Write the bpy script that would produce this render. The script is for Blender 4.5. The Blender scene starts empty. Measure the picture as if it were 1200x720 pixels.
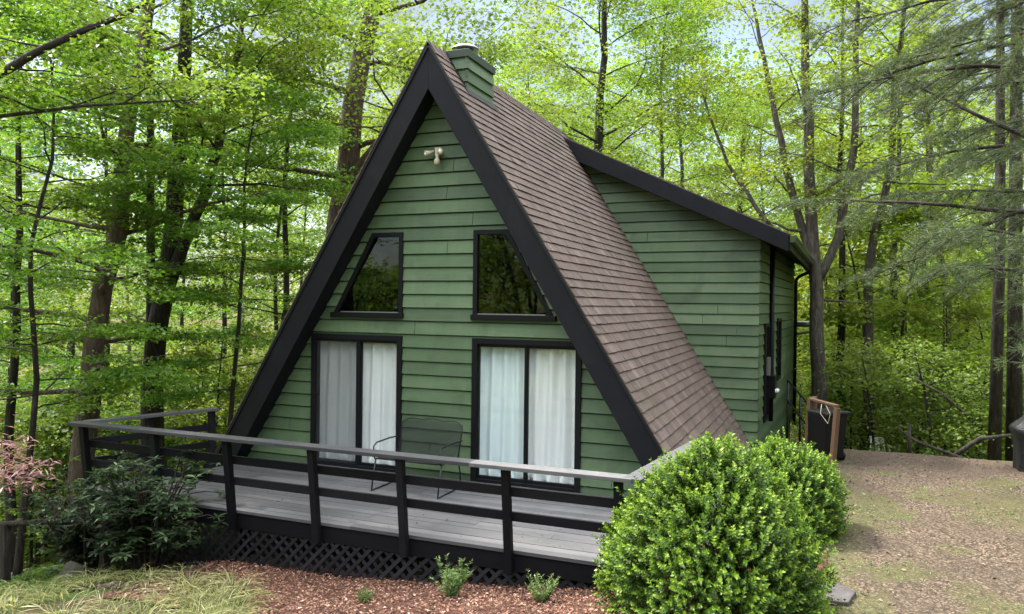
import bpy, math, random
import numpy as np
from mathutils import Vector, Matrix

R = math.radians
random.seed(7)
scene = bpy.context.scene
COL = scene.collection
ORIGIN = {}

# ------------------------------------------------------------------ helpers
def tag(o, label=None, cat=None, group=None, kind=None):
    for k, v in (('label', label), ('category', cat), ('group', group), ('kind', kind)):
        if v: o[k] = v
    return o

def thing(name, loc, label, cat, group=None):
    o = bpy.data.objects.new(name, None)
    o.empty_display_size = 0.2
    COL.objects.link(o)
    o.location = loc
    ORIGIN[o.name] = Vector(loc)
    return tag(o, label, cat, group)

def link(name, me, mat, parent=None, org=None):
    o = bpy.data.objects.new(name, me)
    COL.objects.link(o)
    if mat is not None: me.materials.append(mat)
    if parent is not None:
        o.parent = parent
        ORIGIN[o.name] = ORIGIN[parent.name]
    else:
        o.location = org if org is not None else (0, 0, 0)
        ORIGIN[o.name] = Vector(o.location)
    return o

def copy_tree(o, loc, rz=0, sc=1, parent=None):
    c = o.copy(); COL.objects.link(c)
    if parent is None:
        c.location = loc; c.rotation_euler = (0, 0, rz); c.scale = (sc, sc, sc)
    else:
        c.parent = parent
    for ch in list(o.children): copy_tree(ch, None, parent=c)
    return c

def smooth01(a, b, x):
    t = np.clip((np.asarray(x, float) - a) / (b - a), 0, 1)
    return t * t * (3 - 2 * t)

class MB:
    """collects polygons (world coordinates); build() makes one mesh object"""
    def __init__(s): s.v = []; s.f = []; s.t = []; s.tone = .5
    def add(s, pts, faces):
        n = len(s.v); s.v.extend([tuple(p) for p in pts])
        for f in faces: s.f.append([n + i for i in f]); s.t.append(s.tone)
    def hexa(s, a, b):
        """a, b: four points each, b above a (same order)"""
        s.add(list(a) + list(b), [(3, 2, 1, 0), (4, 5, 6, 7), (0, 1, 5, 4), (1, 2, 6, 5), (2, 3, 7, 6), (3, 0, 4, 7)])
    def box(s, x0, x1, y0, y1, z0, z1):
        s.hexa([(x0, y0, z0), (x1, y0, z0), (x1, y1, z0), (x0, y1, z0)], [(x0, y0, z1), (x1, y0, z1), (x1, y1, z1), (x0, y1, z1)])
    def beam(s, p0, p1, w, h, up=(0, 0, 1)):
        p0 = Vector(p0); p1 = Vector(p1); d = (p1 - p0).normalized(); u = Vector(up)
        sd = d.cross(u).normalized(); u = sd.cross(d).normalized()
        def ring(p): return [p - sd * w / 2 - u * h / 2, p + sd * w / 2 - u * h / 2, p + sd * w / 2 + u * h / 2, p - sd * w / 2 + u * h / 2]
        s.hexa(ring(p0), ring(p1))
    def prism(s, poly, f0, f1):
        """poly: list of 2-D points, f0/f1 map them to the two end caps"""
        n = len(poly); a = [f0(p) for p in poly]; b = [f1(p) for p in poly]
        s.add(a + b, [tuple(range(n - 1, -1, -1)), tuple(range(n, 2 * n))] + [(i, (i + 1) % n, n + (i + 1) % n, n + i) for i in range(n)])
    def tube(s, pts, rad, n=8, cap=True):
        pts = [Vector(p) for p in pts]; base = len(s.v)
        if not hasattr(rad, '__len__'): rad = [rad] * len(pts)
        ref = Vector((0.31, 0.95, 0.07))
        for i, p in enumerate(pts):
            d = (pts[min(i + 1, len(pts) - 1)] - pts[max(i - 1, 0)]).normalized()
            a = d.cross(ref)
            if a.length < 1e-3: a = d.cross(Vector((1, 0, 0)))
            a.normalize(); b = d.cross(a)
            for k in range(n):
                t = 2 * math.pi * k / n
                s.v.append(tuple(p + (a * math.cos(t) + b * math.sin(t)) * rad[i]))
        for i in range(len(pts) - 1):
            for k in range(n):
                s.f.append([base + i * n + k, base + i * n + (k + 1) % n, base + (i + 1) * n + (k + 1) % n, base + (i + 1) * n + k]); s.t.append(s.tone)
        if cap:
            s.f.append([base + k for k in range(n)][::-1]); s.t.append(s.tone)
            e = base + (len(pts) - 1) * n
            s.f.append([e + k for k in range(n)]); s.t.append(s.tone)
    def lathe(s, c, prof, n=20):
        base = len(s.v)
        for r, z in prof:
            for k in range(n):
                t = 2 * math.pi * k / n
                s.v.append((c[0] + r * math.cos(t), c[1] + r * math.sin(t), c[2] + z))
        for i in range(len(prof) - 1):
            for k in range(n):
                s.f.append([base + i * n + k, base + i * n + (k + 1) % n, base + (i + 1) * n + (k + 1) % n, base + (i + 1) * n + k]); s.t.append(s.tone)
        s.f.append([base + k for k in range(n)][::-1]); s.t.append(s.tone)
        e = base + (len(prof) - 1) * n
        s.f.append([e + k for k in range(n)]); s.t.append(s.tone)
    def build(s, name, mat, parent=None, smooth=False, bevel=0, org=None):
        o = Vector(org) if org is not None else (ORIGIN[parent.name] if parent is not None else Vector((0, 0, 0)))
        me = bpy.data.meshes.new(name)
        me.from_pydata([tuple(Vector(p) - o) for p in s.v], [], s.f)
        at = me.attributes.new('tone', 'FLOAT', 'FACE'); at.data.foreach_set('value', s.t)
        if smooth: me.polygons.foreach_set('use_smooth', [True] * len(me.polygons))
        me.update()
        ob = link(name, me, mat, parent, o)
        if bevel:
            m = ob.modifiers.new('bevel', 'BEVEL'); m.width = bevel; m.segments = 2; m.limit_method = 'ANGLE'
        return ob

# ------------------------------------------------------------------ leaves
def leaf_mesh(name, P, D, N, L, W, tone, fold=.18, narrow=.42):
    """P bases, D directions, N normals: each leaf a folded kite"""
    n = len(P)
    D = D / np.linalg.norm(D, axis=1)[:, None]
    S = np.cross(D, N); S /= np.linalg.norm(S, axis=1)[:, None] + 1e-9
    U = np.cross(S, D)
    L = np.broadcast_to(np.asarray(L, float), (n,))[:, None]; W = np.broadcast_to(np.asarray(W, float), (n,))[:, None]
    m = P + D * L * narrow
    V = np.stack([P, m + S * W * .5 + U * W * fold, P + D * L - U * L * .08, m - S * W * .5 + U * W * fold], 1).reshape(-1, 3)
    me = bpy.data.meshes.new(name)
    me.vertices.add(4 * n); me.vertices.foreach_set('co', V.astype(np.float32).ravel())
    me.loops.add(4 * n); me.loops.foreach_set('vertex_index', np.arange(4 * n, dtype=np.int32))
    me.polygons.add(n); me.polygons.foreach_set('loop_start', np.arange(0, 4 * n, 4, dtype=np.int32))
    me.update(calc_edges=True)
    at = me.attributes.new('tone', 'FLOAT', 'FACE'); at.data.foreach_set('value', np.asarray(tone, np.float32))
    return me

def clump_leaves(rng, C, per, rad, zr, size, up=.55, droop=.15, size_var=.35):
    """leaves scattered round cluster centres C, lying roughly flat"""
    k = len(C)
    P = np.repeat(C, per, 0)
    off = rng.normal(0, 1, (k * per, 3)) * np.array([rad, rad, zr])
    P = P + off
    P[:, 2] -= droop * np.hypot(off[:, 0], off[:, 1])
    a = rng.uniform(0, 2 * np.pi, k * per)
    D = np.stack([np.cos(a), np.sin(a), rng.normal(-.25, .3, k * per)], 1)
    N = rng.normal(0, up, (k * per, 3)) + np.array([0, 0, 1.])
    L = size * rng.uniform(1 - size_var, 1 + size_var, k * per)
    ct = rng.normal(.5, .17, k)
    T = np.clip(np.repeat(ct, per) + rng.normal(0, .12, k * per), 0, 1)
    return P, D, N, L, T

def poly_at(path, t):
    path = np.asarray(path, float); seg = np.linalg.norm(np.diff(path, axis=0), axis=1); cs = np.concatenate([[0], np.cumsum(seg)])
    x = np.clip(t, 0, 1) * cs[-1]
    return np.array([np.interp(x, cs, path[:, i]) for i in range(3)])

def grow(rng, stems, n_limb=22, t0=.3, length=3.2, elev=(5, 55), sub=6, per=55, rad=.3, zr=.07, size=.1, limb_k=.3, sides=8, curve=.35, bias=None, sub_len=.42, profile=None):
    """stems: list of (path, r0, r1). returns wood builders (one per stem) and leaf arrays"""
    woods = []; C = []
    ga = rng.uniform(0, 6.28)
    for path, r0, r1 in stems:
        mb = MB(); path = np.asarray(path, float)
        ts = np.linspace(0, 1, 14)
        pts = [poly_at(path, t) for t in ts]
        for q in pts[2:]: q[:2] += rng.normal(0, r0 * .18, 2)
        rr = [r0 * (1 - t) ** .8 + r1 * t + (r0 * .45 * math.exp(-t * 18) if path[0, 2] < .2 else 0) for t in ts]
        mb.tube(pts, rr, sides + 4)
        nl = max(3, int(n_limb / len(stems) + .5))
        for i in range(nl):
            t = t0 + (1 - t0) * ((i + rng.uniform(.1, .9)) / nl) ** .9
            t = min(t, .985); tt = (t - t0) / (1 - t0)
            b = poly_at(path, t); rt = float(np.interp(t, ts, rr))
            ga += 2.4 + rng.normal(0, .35); az = ga
            if bias is not None and rng.random() < bias[1]: az = bias[0] + rng.normal(0, .6)
            pr = profile(tt) if profile else (.55 + .6 * math.sin(math.pi * min(1, .12 + .78 * tt)) - .35 * tt)
            L = length * pr * rng.uniform(.75, 1.2)
            e = R(elev[0] + (elev[1] - elev[0]) * tt + rng.normal(0, 8))
            p = b.copy(); lp = [p.copy()]; a2 = az
            ns = 7
            for s in range(ns):
                e2 = e * (1 - curve * s / ns * 1.6) + rng.normal(0, .09); a2 += rng.normal(0, .14)
                p = p + np.array([math.cos(a2) * math.cos(e2), math.sin(a2) * math.cos(e2), math.sin(e2)]) * L / ns
                lp.append(p.copy())
            rl = min(rt * .75, max(.014, limb_k * rt * (.5 + .5 * L / length)))
            mb.tube(lp, [rl * (1 - .86 * s / ns) for s in range(ns + 1)], max(5, sides - 2), cap=False)
            C.append(lp[-1])
            for j in range(sub):
                f = .22 + .76 * (j + rng.uniform(.2, .8)) / sub
                q = poly_at(lp, f); sd = 1 if j % 2 else -1
                a3 = a2 + sd * rng.uniform(.5, 1.15); l3 = sub_len * L * (1.15 - .7 * f) * rng.uniform(.7, 1.3)
                sp = [q.copy()]; e3 = rng.normal(.12, .16)
                for s in range(4):
                    q = q + np.array([math.cos(a3), math.sin(a3), math.sin(e3)]) * l3 / 4
                    a3 += rng.normal(0, .16); e3 -= .07; sp.append(q.copy())
                rs = max(.006, rl * (1 - .8 * f) * .5)
                mb.tube(sp, [rs * (1 - .75 * s / 4) for s in range(5)], 4, cap=False)
                for f2 in (.3, .5, .68, .85, 1.0):
                    c = poly_at(sp, f2 + rng.uniform(-.08, .04)); C.append(c + rng.normal(0, .03, 3))
        woods.append(mb)
    C = np.array(C)
    keep = rng.random(len(C)) < .93
    return woods, clump_leaves(rng, C[keep], per, rad, zr, size)

def make_tree(name, loc, stems, leafmat, bark, label, cat='tree', group=None, seed=1, wide=.62, **kw):
    rng = np.random.default_rng(seed)
    t = thing(name, loc, label, cat, group)
    ORIGIN[t.name] = Vector((0, 0, 0))
    woods, (P, D, N, L, T) = grow(rng, stems, **kw)
    for mb in woods: mb.build('trunk', bark, t, smooth=True)
    me = leaf_mesh('crown', P, D, N, L, L * wide, T)
    link('crown', me, leafmat, t)
    ORIGIN[t.name] = Vector(loc)
    return t

# ------------------------------------------------------------------ materials
def mat(name, base=(.5, .5, .5), rough=.6, spec=.4, metal=0):
    m = bpy.data.materials.new(name); m.use_nodes = True
    b = m.node_tree.nodes['Principled BSDF']
    b.inputs['Base Color'].default_value = (*base, 1); b.inputs['Roughness'].default_value = rough
    b.inputs['Specular IOR Level'].default_value = spec; b.inputs['Metallic'].default_value = metal
    return m

class NT:
    def __init__(s, m): s.t = m.node_tree; s.n = s.t.nodes; s.bsdf = s.n.get('Principled BSDF'); s.out = s.n.get('Material Output')
    def new(s, kind, **kw):
        x = s.n.new(kind)
        for k, v in kw.items(): setattr(x, k, v)
        return x
    def link(s, a, b): s.t.links.new(a, b)
    def coords(s, scale=(1, 1, 1), rot=(0, 0, 0), src='Object'):
        tc = s.new('ShaderNodeTexCoord'); mp = s.new('ShaderNodeMapping')
        mp.inputs['Scale'].default_value = scale; mp.inputs['Rotation'].default_value = rot
        s.link(tc.outputs[src], mp.inputs['Vector']); return mp.outputs['Vector']
    def noise(s, vec, scale=5, detail=6, rough=.6, dist=0):
        x = s.new('ShaderNodeTexNoise'); x.inputs['Scale'].default_value = scale; x.inputs['Detail'].default_value = detail
        x.inputs['Roughness'].default_value = rough; x.inputs['Distortion'].default_value = dist
        s.link(vec, x.inputs['Vector']); return x.outputs['Fac']
    def voronoi(s, vec, scale=5, out='Color', feature='F1'):
        x = s.new('ShaderNodeTexVoronoi', feature=feature); x.inputs['Scale'].default_value = scale
        s.link(vec, x.inputs['Vector']); return x.outputs[out]
    def ramp(s, fac, stops, interp='LINEAR'):
        x = s.new('ShaderNodeValToRGB'); e = x.color_ramp.elements; x.color_ramp.interpolation = interp
        while len(e) < len(stops): e.new(.5)
        for i, (p, c) in enumerate(stops):
            e[i].position = p; e[i].color = (*c, 1) if hasattr(c, '__len__') else (c, c, c, 1)
        s.link(fac, x.inputs['Fac']); return x.outputs['Color']
    def attr(s, name='tone'):
        x = s.new('ShaderNodeAttribute'); x.attribute_name = name; return x.outputs['Fac']
    def mix(s, fac, a, b, mode='MIX'):
        x = s.new('ShaderNodeMix', data_type='RGBA', blend_type=mode)
        for sock, val in ((x.inputs['Factor'], fac), (x.inputs['A'], a), (x.inputs['B'], b)):
            if hasattr(val, 'is_linked'): s.link(val, sock)
            elif hasattr(val, '__len__'): sock.default_value = (*val, 1)
            else: sock.default_value = val if sock.type == 'VALUE' else (val, val, val, 1)
        return x.outputs['Result']
    def math(s, op, a, b=0.):
        x = s.new('ShaderNodeMath', operation=op)
        for i, v in enumerate((a, b)):
            if hasattr(v, 'is_linked'): s.link(v, x.inputs[i])
            else: x.inputs[i].default_value = v
        return x.outputs[0]
    def bump(s, h, strength=.3, dist=.01):
        x = s.new('ShaderNodeBump'); x.inputs['Strength'].default_value = strength; x.inputs['Distance'].default_value = dist
        s.link(h, x.inputs['Height']); s.link(x.outputs['Normal'], s.bsdf.inputs['Normal'])
    def color(s, c): s.link(c, s.bsdf.inputs['Base Color'])
    def rough(s, c): s.link(c, s.bsdf.inputs['Roughness'])

def leaf_mat(name, stops, trans=.5, rough=.45, tint=1.0, gloss=.3, hue=.12):
    m = mat(name, (.1, .15, .03), rough, gloss); k = NT(m)
    c = k.ramp(k.attr(), stops)
    oi = k.new('ShaderNodeObjectInfo')
    hs = k.new('ShaderNodeHueSaturation')
    k.link(c, hs.inputs['Color'])
    k.link(k.math('ADD', k.math('MULTIPLY', oi.outputs['Random'], hue * .35), .5 - hue * .175), hs.inputs['Hue'])
    k.link(k.math('ADD', k.math('MULTIPLY', oi.outputs['Random'], .3), .85), hs.inputs['Value'])
    c = hs.outputs['Color']
    k.color(c)
    tr = k.new('ShaderNodeBsdfTranslucent')
    k.link(k.mix(1.0, c, (1.25, 1.3, .6), 'MULTIPLY'), tr.inputs['Color'])
    ms = k.new('ShaderNodeMixShader'); ms.inputs[0].default_value = trans
    k.link(k.bsdf.outputs[0], ms.inputs[1]); k.link(tr.outputs[0], ms.inputs[2]); k.link(ms.outputs[0], k.out.inputs['Surface'])
    return m

M = {}
def wood_mat(name, stops, axis='x', rough=.6, grain=1.0, bump=.25, src='Object', spec=.35, dirt=None):
    m = mat(name, rough=rough, spec=spec); k = NT(m)
    sc = {'x': (.9, 26, 26), 'y': (26, .9, 26), 'z': (26, 26, .9)}[axis]
    v = k.coords(sc, src=src); g = k.noise(v, 1.6, 7, .65, .6)
    v2 = k.coords((1, 1, 1), src=src); big = k.noise(v2, 2.2, 4, .6)
    f = k.math('ADD', k.math('MULTIPLY', k.attr(), .55), k.math('ADD', k.math('MULTIPLY', g, .32 * grain), k.math('MULTIPLY', big, .3)))
    c = k.ramp(k.math('SUBTRACT', f, .1), stops)
    if dirt:
        sv = k.noise(k.coords({'x': (7, 7, .5), 'y': (7, 7, .5), 'z': (1, 1, 1)}[axis]), 1.3, 6, .7)
        c = k.mix(k.ramp(sv, [(.5, 0.), (.75, .45)]), c, k.mix(1.0, c, (1.3, 1.28, 1.32), 'MULTIPLY'))
        d = k.ramp(k.noise(v2, dirt[1], 8, .7, .4), [(.52, 0.), (.72, 1.)])
        c = k.mix(k.math('MULTIPLY', d, dirt[2]), c, dirt[0])
    k.color(c)
    k.rough(k.math('ADD', k.math('MULTIPLY', g, .3), rough - .15))
    k.bump(g, bump, .006)
    return m

M['siding'] = wood_mat('green_siding', [(.2, (.042, .068, .034)), (.5, (.076, .120, .056)), (.8, (.12, .17, .09))], 'x', .55, 1.1, .3, dirt=((.035, .052, .032), 1.7, .6))
M['siding_side'] = wood_mat('green_siding_side', [(.2, (.042, .068, .034)), (.5, (.076, .120, .056)), (.8, (.12, .17, .09))], 'y', .55, 1.1, .3, dirt=((.035, .052, .032), 1.7, .6))
M['black'] = wood_mat('black_trim', [(.2, (.006, .006, .0075)), (.8, (.014, .014, .017))], 'x', .55, .8, .15, spec=.14, dirt=((.018, .018, .02), 2.4, .5))
M['rail'] = wood_mat('black_rail_wood', [(.2, (.003, .003, .0037)), (.6, (.006, .006, .0074)), (.9, (.013, .013, .015))], 'x', .6, 1, .25, spec=.14)
M['cap'] = wood_mat('weathered_cap', [(.2, (.024, .024, .026)), (.5, (.05, .05, .052)), (.85, (.10, .098, .098))], 'x', .6, 1.3, .4, dirt=((.03, .03, .032), 3, .6))
M['brown_wood'] = wood_mat('brown_lumber', [(.2, (.055, .031, .018)), (.6, (.115, .066, .036)), (.9, (.2, .125, .072))], 'z', .7, 1, .3)
M['frame'] = mat('black_frame', (.005, .005, .006), .45, .2)

def deck_mat():
    m = mat('deck_boards', rough=.6); k = NT(m)
    v = k.coords((.8, 30, 30)); g = k.noise(v, 1.5, 8, .7, .5)
    v2 = k.coords((1, 1, 1)); b = k.noise(v2, 1.4, 6, .65, .3)
    f = k.math('ADD', k.math('MULTIPLY', k.attr(), .4), k.math('ADD', k.math('MULTIPLY', g, .45), k.math('MULTIPLY', b, .35)))
    c = k.ramp(k.math('SUBTRACT', f, .1), [(.2, (.038, .037, .039)), (.5, (.075, .073, .0745)), (.8, (.15, .147, .146))])
    # boards turn paler beyond a line parallel to the wall, with worn dark flakes
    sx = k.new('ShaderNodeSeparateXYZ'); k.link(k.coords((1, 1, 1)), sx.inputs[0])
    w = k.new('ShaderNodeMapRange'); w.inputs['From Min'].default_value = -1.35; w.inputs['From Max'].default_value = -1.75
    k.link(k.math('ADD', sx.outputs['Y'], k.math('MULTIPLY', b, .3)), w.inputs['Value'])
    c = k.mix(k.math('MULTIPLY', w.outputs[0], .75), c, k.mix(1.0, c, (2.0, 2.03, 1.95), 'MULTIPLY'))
    fl = k.ramp(k.noise(k.coords((.9, 5, 5)), 1.7, 8, .75, .8), [(.56, 0.), (.62, 1.)])
    c = k.mix(k.math('MULTIPLY', fl, .55), c, (.045, .042, .045))
    k.color(c); k.bump(g, .4, .006); k.rough(k.math('ADD', k.math('MULTIPLY', g, .35), .42))
    return m
M['deck'] = deck_mat()

def shingle_mat():
    m = mat('brown_shingles', rough=.85, spec=.25); k = NT(m)
    v = k.coords((1, 1, 1)); n = k.noise(v, 130, 4, .8); b = k.noise(v, 1.1, 5, .65, .4)
    st = k.noise(k.coords((1.2, 14, 1.2)), 1.0, 5, .6)   # streaks running down the slope
    f = k.math('ADD', k.math('MULTIPLY', k.attr(), .62), k.math('ADD', k.math('MULTIPLY', n, .24), k.math('MULTIPLY', st, .22)))
    c = k.ramp(k.math('SUBTRACT', f, .06), [(.1, (.042, .029, .024)), (.5, (.104, .075, .063)), (.85, (.19, .145, .122))])
    moss = k.ramp(k.math('ADD', b, k.math('MULTIPLY', k.math('SUBTRACT', n, .5), .25)), [(.52, 0.), (.68, 1.)])
    c = k.mix(k.math('MULTIPLY', moss, .5), c, (.075, .07, .045))
    k.color(c); k.bump(n, .5, .004)
    return m
M['shingle'] = shingle_mat()
M['lattice'] = wood_mat('lattice_wood', [(.2, (.010, .010, .0115)), (.8, (.024, .024, .027))], 'x', .6, 1, .2, spec=.2)
M['trim_green'] = wood_mat('dark_green_trim', [(.2, (.02, .032, .02)), (.8, (.05, .066, .045))], 'x', .55, 1, .25)
M['metal_dark'] = mat('dark_metal', (.02, .02, .022), .4, .5, .6)
M['metal_grey'] = mat('grey_metal', (.3, .3, .3), .4, .5, .8)
M['gutter'] = mat('gutter_olive_reflection', (.035, .045, .026), .3, .6)  # olive reflection put into the base colour
M['beige'] = mat('beige_plastic', (.42, .37, .26), .5)
M['white_lens'] = mat('pale_lens', (.75, .75, .72), .15, .6)
M['plastic_black'] = mat('black_plastic', (.005, .005, .0055), .5, .2)
M['interior'] = mat('interior_wall', (.12, .09, .06), .8)
M['white_plastic'] = mat('white_plastic', (.62, .6, .55), .5)

def cover_mat():
    m = mat('black_cover', (.01, .011, .012), .5, .3); k = NT(m)
    k.bump(k.noise(k.coords((3, 3, 1.4)), 3, 5, .6, .8), .9, .05); return m
M['cover'] = cover_mat()

def glass_mat(name, tint=(.985, .99, .985), refl=(.8, .85, .82)):
    m = bpy.data.materials.new(name); m.use_nodes = True; k = NT(m); k.n.remove(k.bsdf)
    tr = k.new('ShaderNodeBsdfTransparent'); tr.inputs['Color'].default_value = (*tint, 1)
    gl = k.new('ShaderNodeBsdfGlossy'); gl.inputs['Roughness'].default_value = .015; gl.inputs['Color'].default_value = (*refl, 1)
    lw = k.new('ShaderNodeLayerWeight'); lw.inputs['Blend'].default_value = .5; fr = k.math('ADD', k.math('MULTIPLY', k.math('POWER', lw.outputs['Facing'], 4.0), .9), .06)
    bp = k.new('ShaderNodeBump'); bp.inputs['Strength'].default_value = .03; bp.inputs['Distance'].default_value = .02
    k.link(k.noise(k.coords(), 1.3, 2, .5), bp.inputs['Height']); k.link(bp.outputs['Normal'], gl.inputs['Normal'])
    ms = k.new('ShaderNodeMixShader')
    k.link(fr, ms.inputs[0]); k.link(tr.outputs[0], ms.inputs[1]); k.link(gl.outputs[0], ms.inputs[2])
    k.link(ms.outputs[0], k.out.inputs['Surface']); return m
M['glass'] = glass_mat('door_glass')
M['glass_dark'] = glass_mat('upper_glass', (.5, .55, .53), (.8, .82, .8))

def screen_mat():
    m = bpy.data.materials.new('insect_screen'); m.use_nodes = True; k = NT(m)
    k.bsdf.inputs['Base Color'].default_value = (.05, .052, .055, 1); k.bsdf.inputs['Roughness'].default_value = .7
    tr = k.new('ShaderNodeBsdfTransparent'); ms = k.new('ShaderNodeMixShader'); ms.inputs[0].default_value = .2
    k.link(tr.outputs[0], ms.inputs[1]); k.link(k.bsdf.outputs[0], ms.inputs[2]); k.link(ms.outputs[0], k.out.inputs['Surface']); return m
M['screen'] = screen_mat()

def curtain_mat(name, col):
    m = mat(name, col, .8, .2); k = NT(m)
    w = k.noise(k.coords((400, 400, 400)), 1, 2); k.bump(w, .1, .001)
    tr = k.new('ShaderNodeBsdfTranslucent'); tr.inputs['Color'].default_value = (*col, 1)
    ms = k.new('ShaderNodeMixShader'); ms.inputs[0].default_value = .15
    k.link(k.bsdf.outputs[0], ms.inputs[1]); k.link(tr.outputs[0], ms.inputs[2]); k.link(ms.outputs[0], k.out.inputs['Surface'])
    return m
M['curtain'] = curtain_mat('curtain_white', (.88, .9, .89)); M['curtain_b'] = curtain_mat('curtain_aqua', (.8, .9, .9))

def bark_mat(name, a, b, c, moss=.2):
    m = mat(name, rough=.9, spec=.2); k = NT(m)
    v = k.coords((9, 9, 1.6)); n = k.noise(v, 2.2, 8, .7, .7); f = k.noise(k.coords((1, 1, 1)), 1.6, 5, .65)
    col = k.ramp(n, [(.3, a), (.5, b), (.7, c)])
    col = k.mix(k.math('MULTIPLY', k.ramp(f, [(.55, 0.), (.7, 1.)]), moss), col, (.09, .11, .06))
    k.color(col); k.bump(n, .9, .03); return m
M['bark'] = bark_mat('bark_dark', (.011, .009, .007), (.03, .025, .02), (.068, .058, .048))
M['bark_brown'] = bark_mat('bark_brown', (.035, .024, .017), (.085, .06, .045), (.16, .125, .1))
M['bark_grey'] = bark_mat('bark_grey', (.024, .021, .017), (.065, .056, .046), (.14, .125, .105))

M['leaf_maple'] = leaf_mat('leaf_maple', [(0, (.048, .105, .015)), (.5, (.11, .19, .024)), (1, (.165, .235, .036))], .53)
M['leaf_spring'] = leaf_mat('leaf_spring', [(0, (.075, .12, .018)), (.5, (.155, .22, .03)), (1, (.22, .275, .044))], .56)
M['leaf_oak'] = leaf_mat('leaf_oak', [(0, (.065, .108, .02)), (.5, (.13, .19, .034)), (1, (.185, .24, .052))], .53)
M['leaf_dark'] = leaf_mat('leaf_understory', [(0, (.04, .08, .014)), (.5, (.09, .16, .024)), (1, (.18, .26, .045))], .5)
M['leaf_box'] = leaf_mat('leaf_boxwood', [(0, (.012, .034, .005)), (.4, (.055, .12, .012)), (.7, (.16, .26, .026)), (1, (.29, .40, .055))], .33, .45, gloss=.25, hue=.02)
M['leaf_rhodo'] = leaf_mat('leaf_rhododendron', [(0, (.008, .018, .007)), (.6, (.028, .05, .02)), (1, (.12, .165, .08))], .15, .3, gloss=.6, hue=.04)
M['leaf_red'] = leaf_mat('leaf_red', [(0, (.12, .045, .055)), (.5, (.27, .13, .15)), (1, (.5, .35, .37))], .4, hue=.02)
M['needle'] = leaf_mat('pine_needle', [(0, (.035, .06, .03)), (.5, (.075, .105, .052)), (1, (.13, .16, .085))], .35, .5, hue=.03)
M['grass'] = leaf_mat('grass_blade', [(0, (.05, .075, .018)), (.5, (.18, .19, .06)), (1, (.48, .42, .24))], .35, .5, hue=.02)
M['tuft'] = leaf_mat('perennial_leaf', [(0, (.05, .09, .03)), (.5, (.12, .18, .06)), (1, (.24, .29, .12))], .35, .5, hue=.05)
M['chip'] = leaf_mat('mulch_chip', [(0, (.05, .022, .015)), (.45, (.17, .078, .05)), (.75, (.31, .175, .12)), (1, (.52, .38, .29))], .0, .75, hue=.02)

M['litter'] = leaf_mat('dead_leaf', [(0, (.03, .02, .014)), (.5, (.10, .07, .045)), (1, (.3, .23, .15))], .0, .75, hue=.02)
# ------------------------------------------------------------------ terrain
def hf(x):
    return np.interp(x, [-60, -25, -15, -8, -4, -1.5, .2, 2.5, 3.4, 4.5, 60], [-9, -7, -4.6, -2.5, -1.15, -.72, -.68, -.44, -.32, -.2, -.2])
def ground_z(x, y):
    x = np.asarray(x, float); y = np.asarray(y, float)
    z = hf(x)
    f = np.clip(-2.6 - y, 0, 60)
    z = z + np.where(f < 9, .165 * f, 1.485 + .05 * (f - 9)) * np.interp(x, [-20, -6, 0, 3], [.3, .7, 1.0, .95])
    b = np.clip(y - 6.5, 0, 400)
    z = z - 5.0 * (1 - np.exp(-b * .055)) * np.interp(x, [-10, 0, 5], [.3, .6, 1])
    z = z - np.interp(y, [0, 25], [0, 1.6]) * smooth01(-3, -7, x)
    r = np.hypot(x, y)
    z = z + 16 * smooth01(55, 120, r)
    z = z + .05 * np.sin(x * 1.3 + .7 * y) * np.sin(y * 1.1 - .4 * x) * smooth01(0.6, 2.5, np.maximum(np.abs(x - 1.) - 5.5, -3.4 - y))
    return z

def sheet(name, xs, ys, dz, material, keep=None, attrs=None, jitter=None):
    X, Y = np.meshgrid(xs, ys); Z = ground_z(X, Y) + dz
    if jitter is not None: Z = Z + jitter(X, Y)
    nx, ny = len(xs), len(ys)
    idx = np.arange(nx * ny).reshape(ny, nx)
    q = np.stack([idx[:-1, :-1], idx[:-1, 1:], idx[1:, 1:], idx[1:, :-1]], -1).reshape(-1, 4)
    if keep is not None:
        cx = (X[:-1, :-1] + X[1:, 1:]).ravel() / 2; cy = (Y[:-1, :-1] + Y[1:, 1:]).ravel() / 2
        q = q[keep(cx, cy)]
        used = np.unique(q); mp = np.full(nx * ny, -1); mp[used] = np.arange(len(used)); q = mp[q]
    else: used = np.arange(nx * ny)
    V = np.stack([X.ravel(), Y.ravel(), Z.ravel()], 1)[used]
    me = bpy.data.meshes.new(name); me.from_pydata(V.tolist(), [], q.tolist())
    me.polygons.foreach_set('use_smooth', [True] * len(me.polygons))
    if attrs:
        for an, fn in attrs.items():
            a = me.attributes.new(an, 'FLOAT', 'POINT'); a.data.foreach_set('value', fn(V[:, 0], V[:, 1]).astype(np.float32))
    return link(name, me, material)

def vnoise(x, y, s, seed=0):
    rng = np.random.default_rng(seed); g = rng.random((64, 64))
    u = np.asarray(x) * s; v = np.asarray(y) * s; i = np.floor(u).astype(int); j = np.floor(v).astype(int); a = u - i; b = v - j
    a = a * a * (3 - 2 * a); b = b * b * (3 - 2 * b)
    G = lambda p, q: g[p % 64, q % 64]
    return (G(i, j) * (1 - a) + G(i + 1, j) * a) * (1 - b) + (G(i, j + 1) * (1 - a) + G(i + 1, j + 1) * a) * b
def fbm(x, y, s, seed=0): return sum(vnoise(x, y, s * 2 ** k, seed + k) * .5 ** k for k in range(4)) / 1.875

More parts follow.
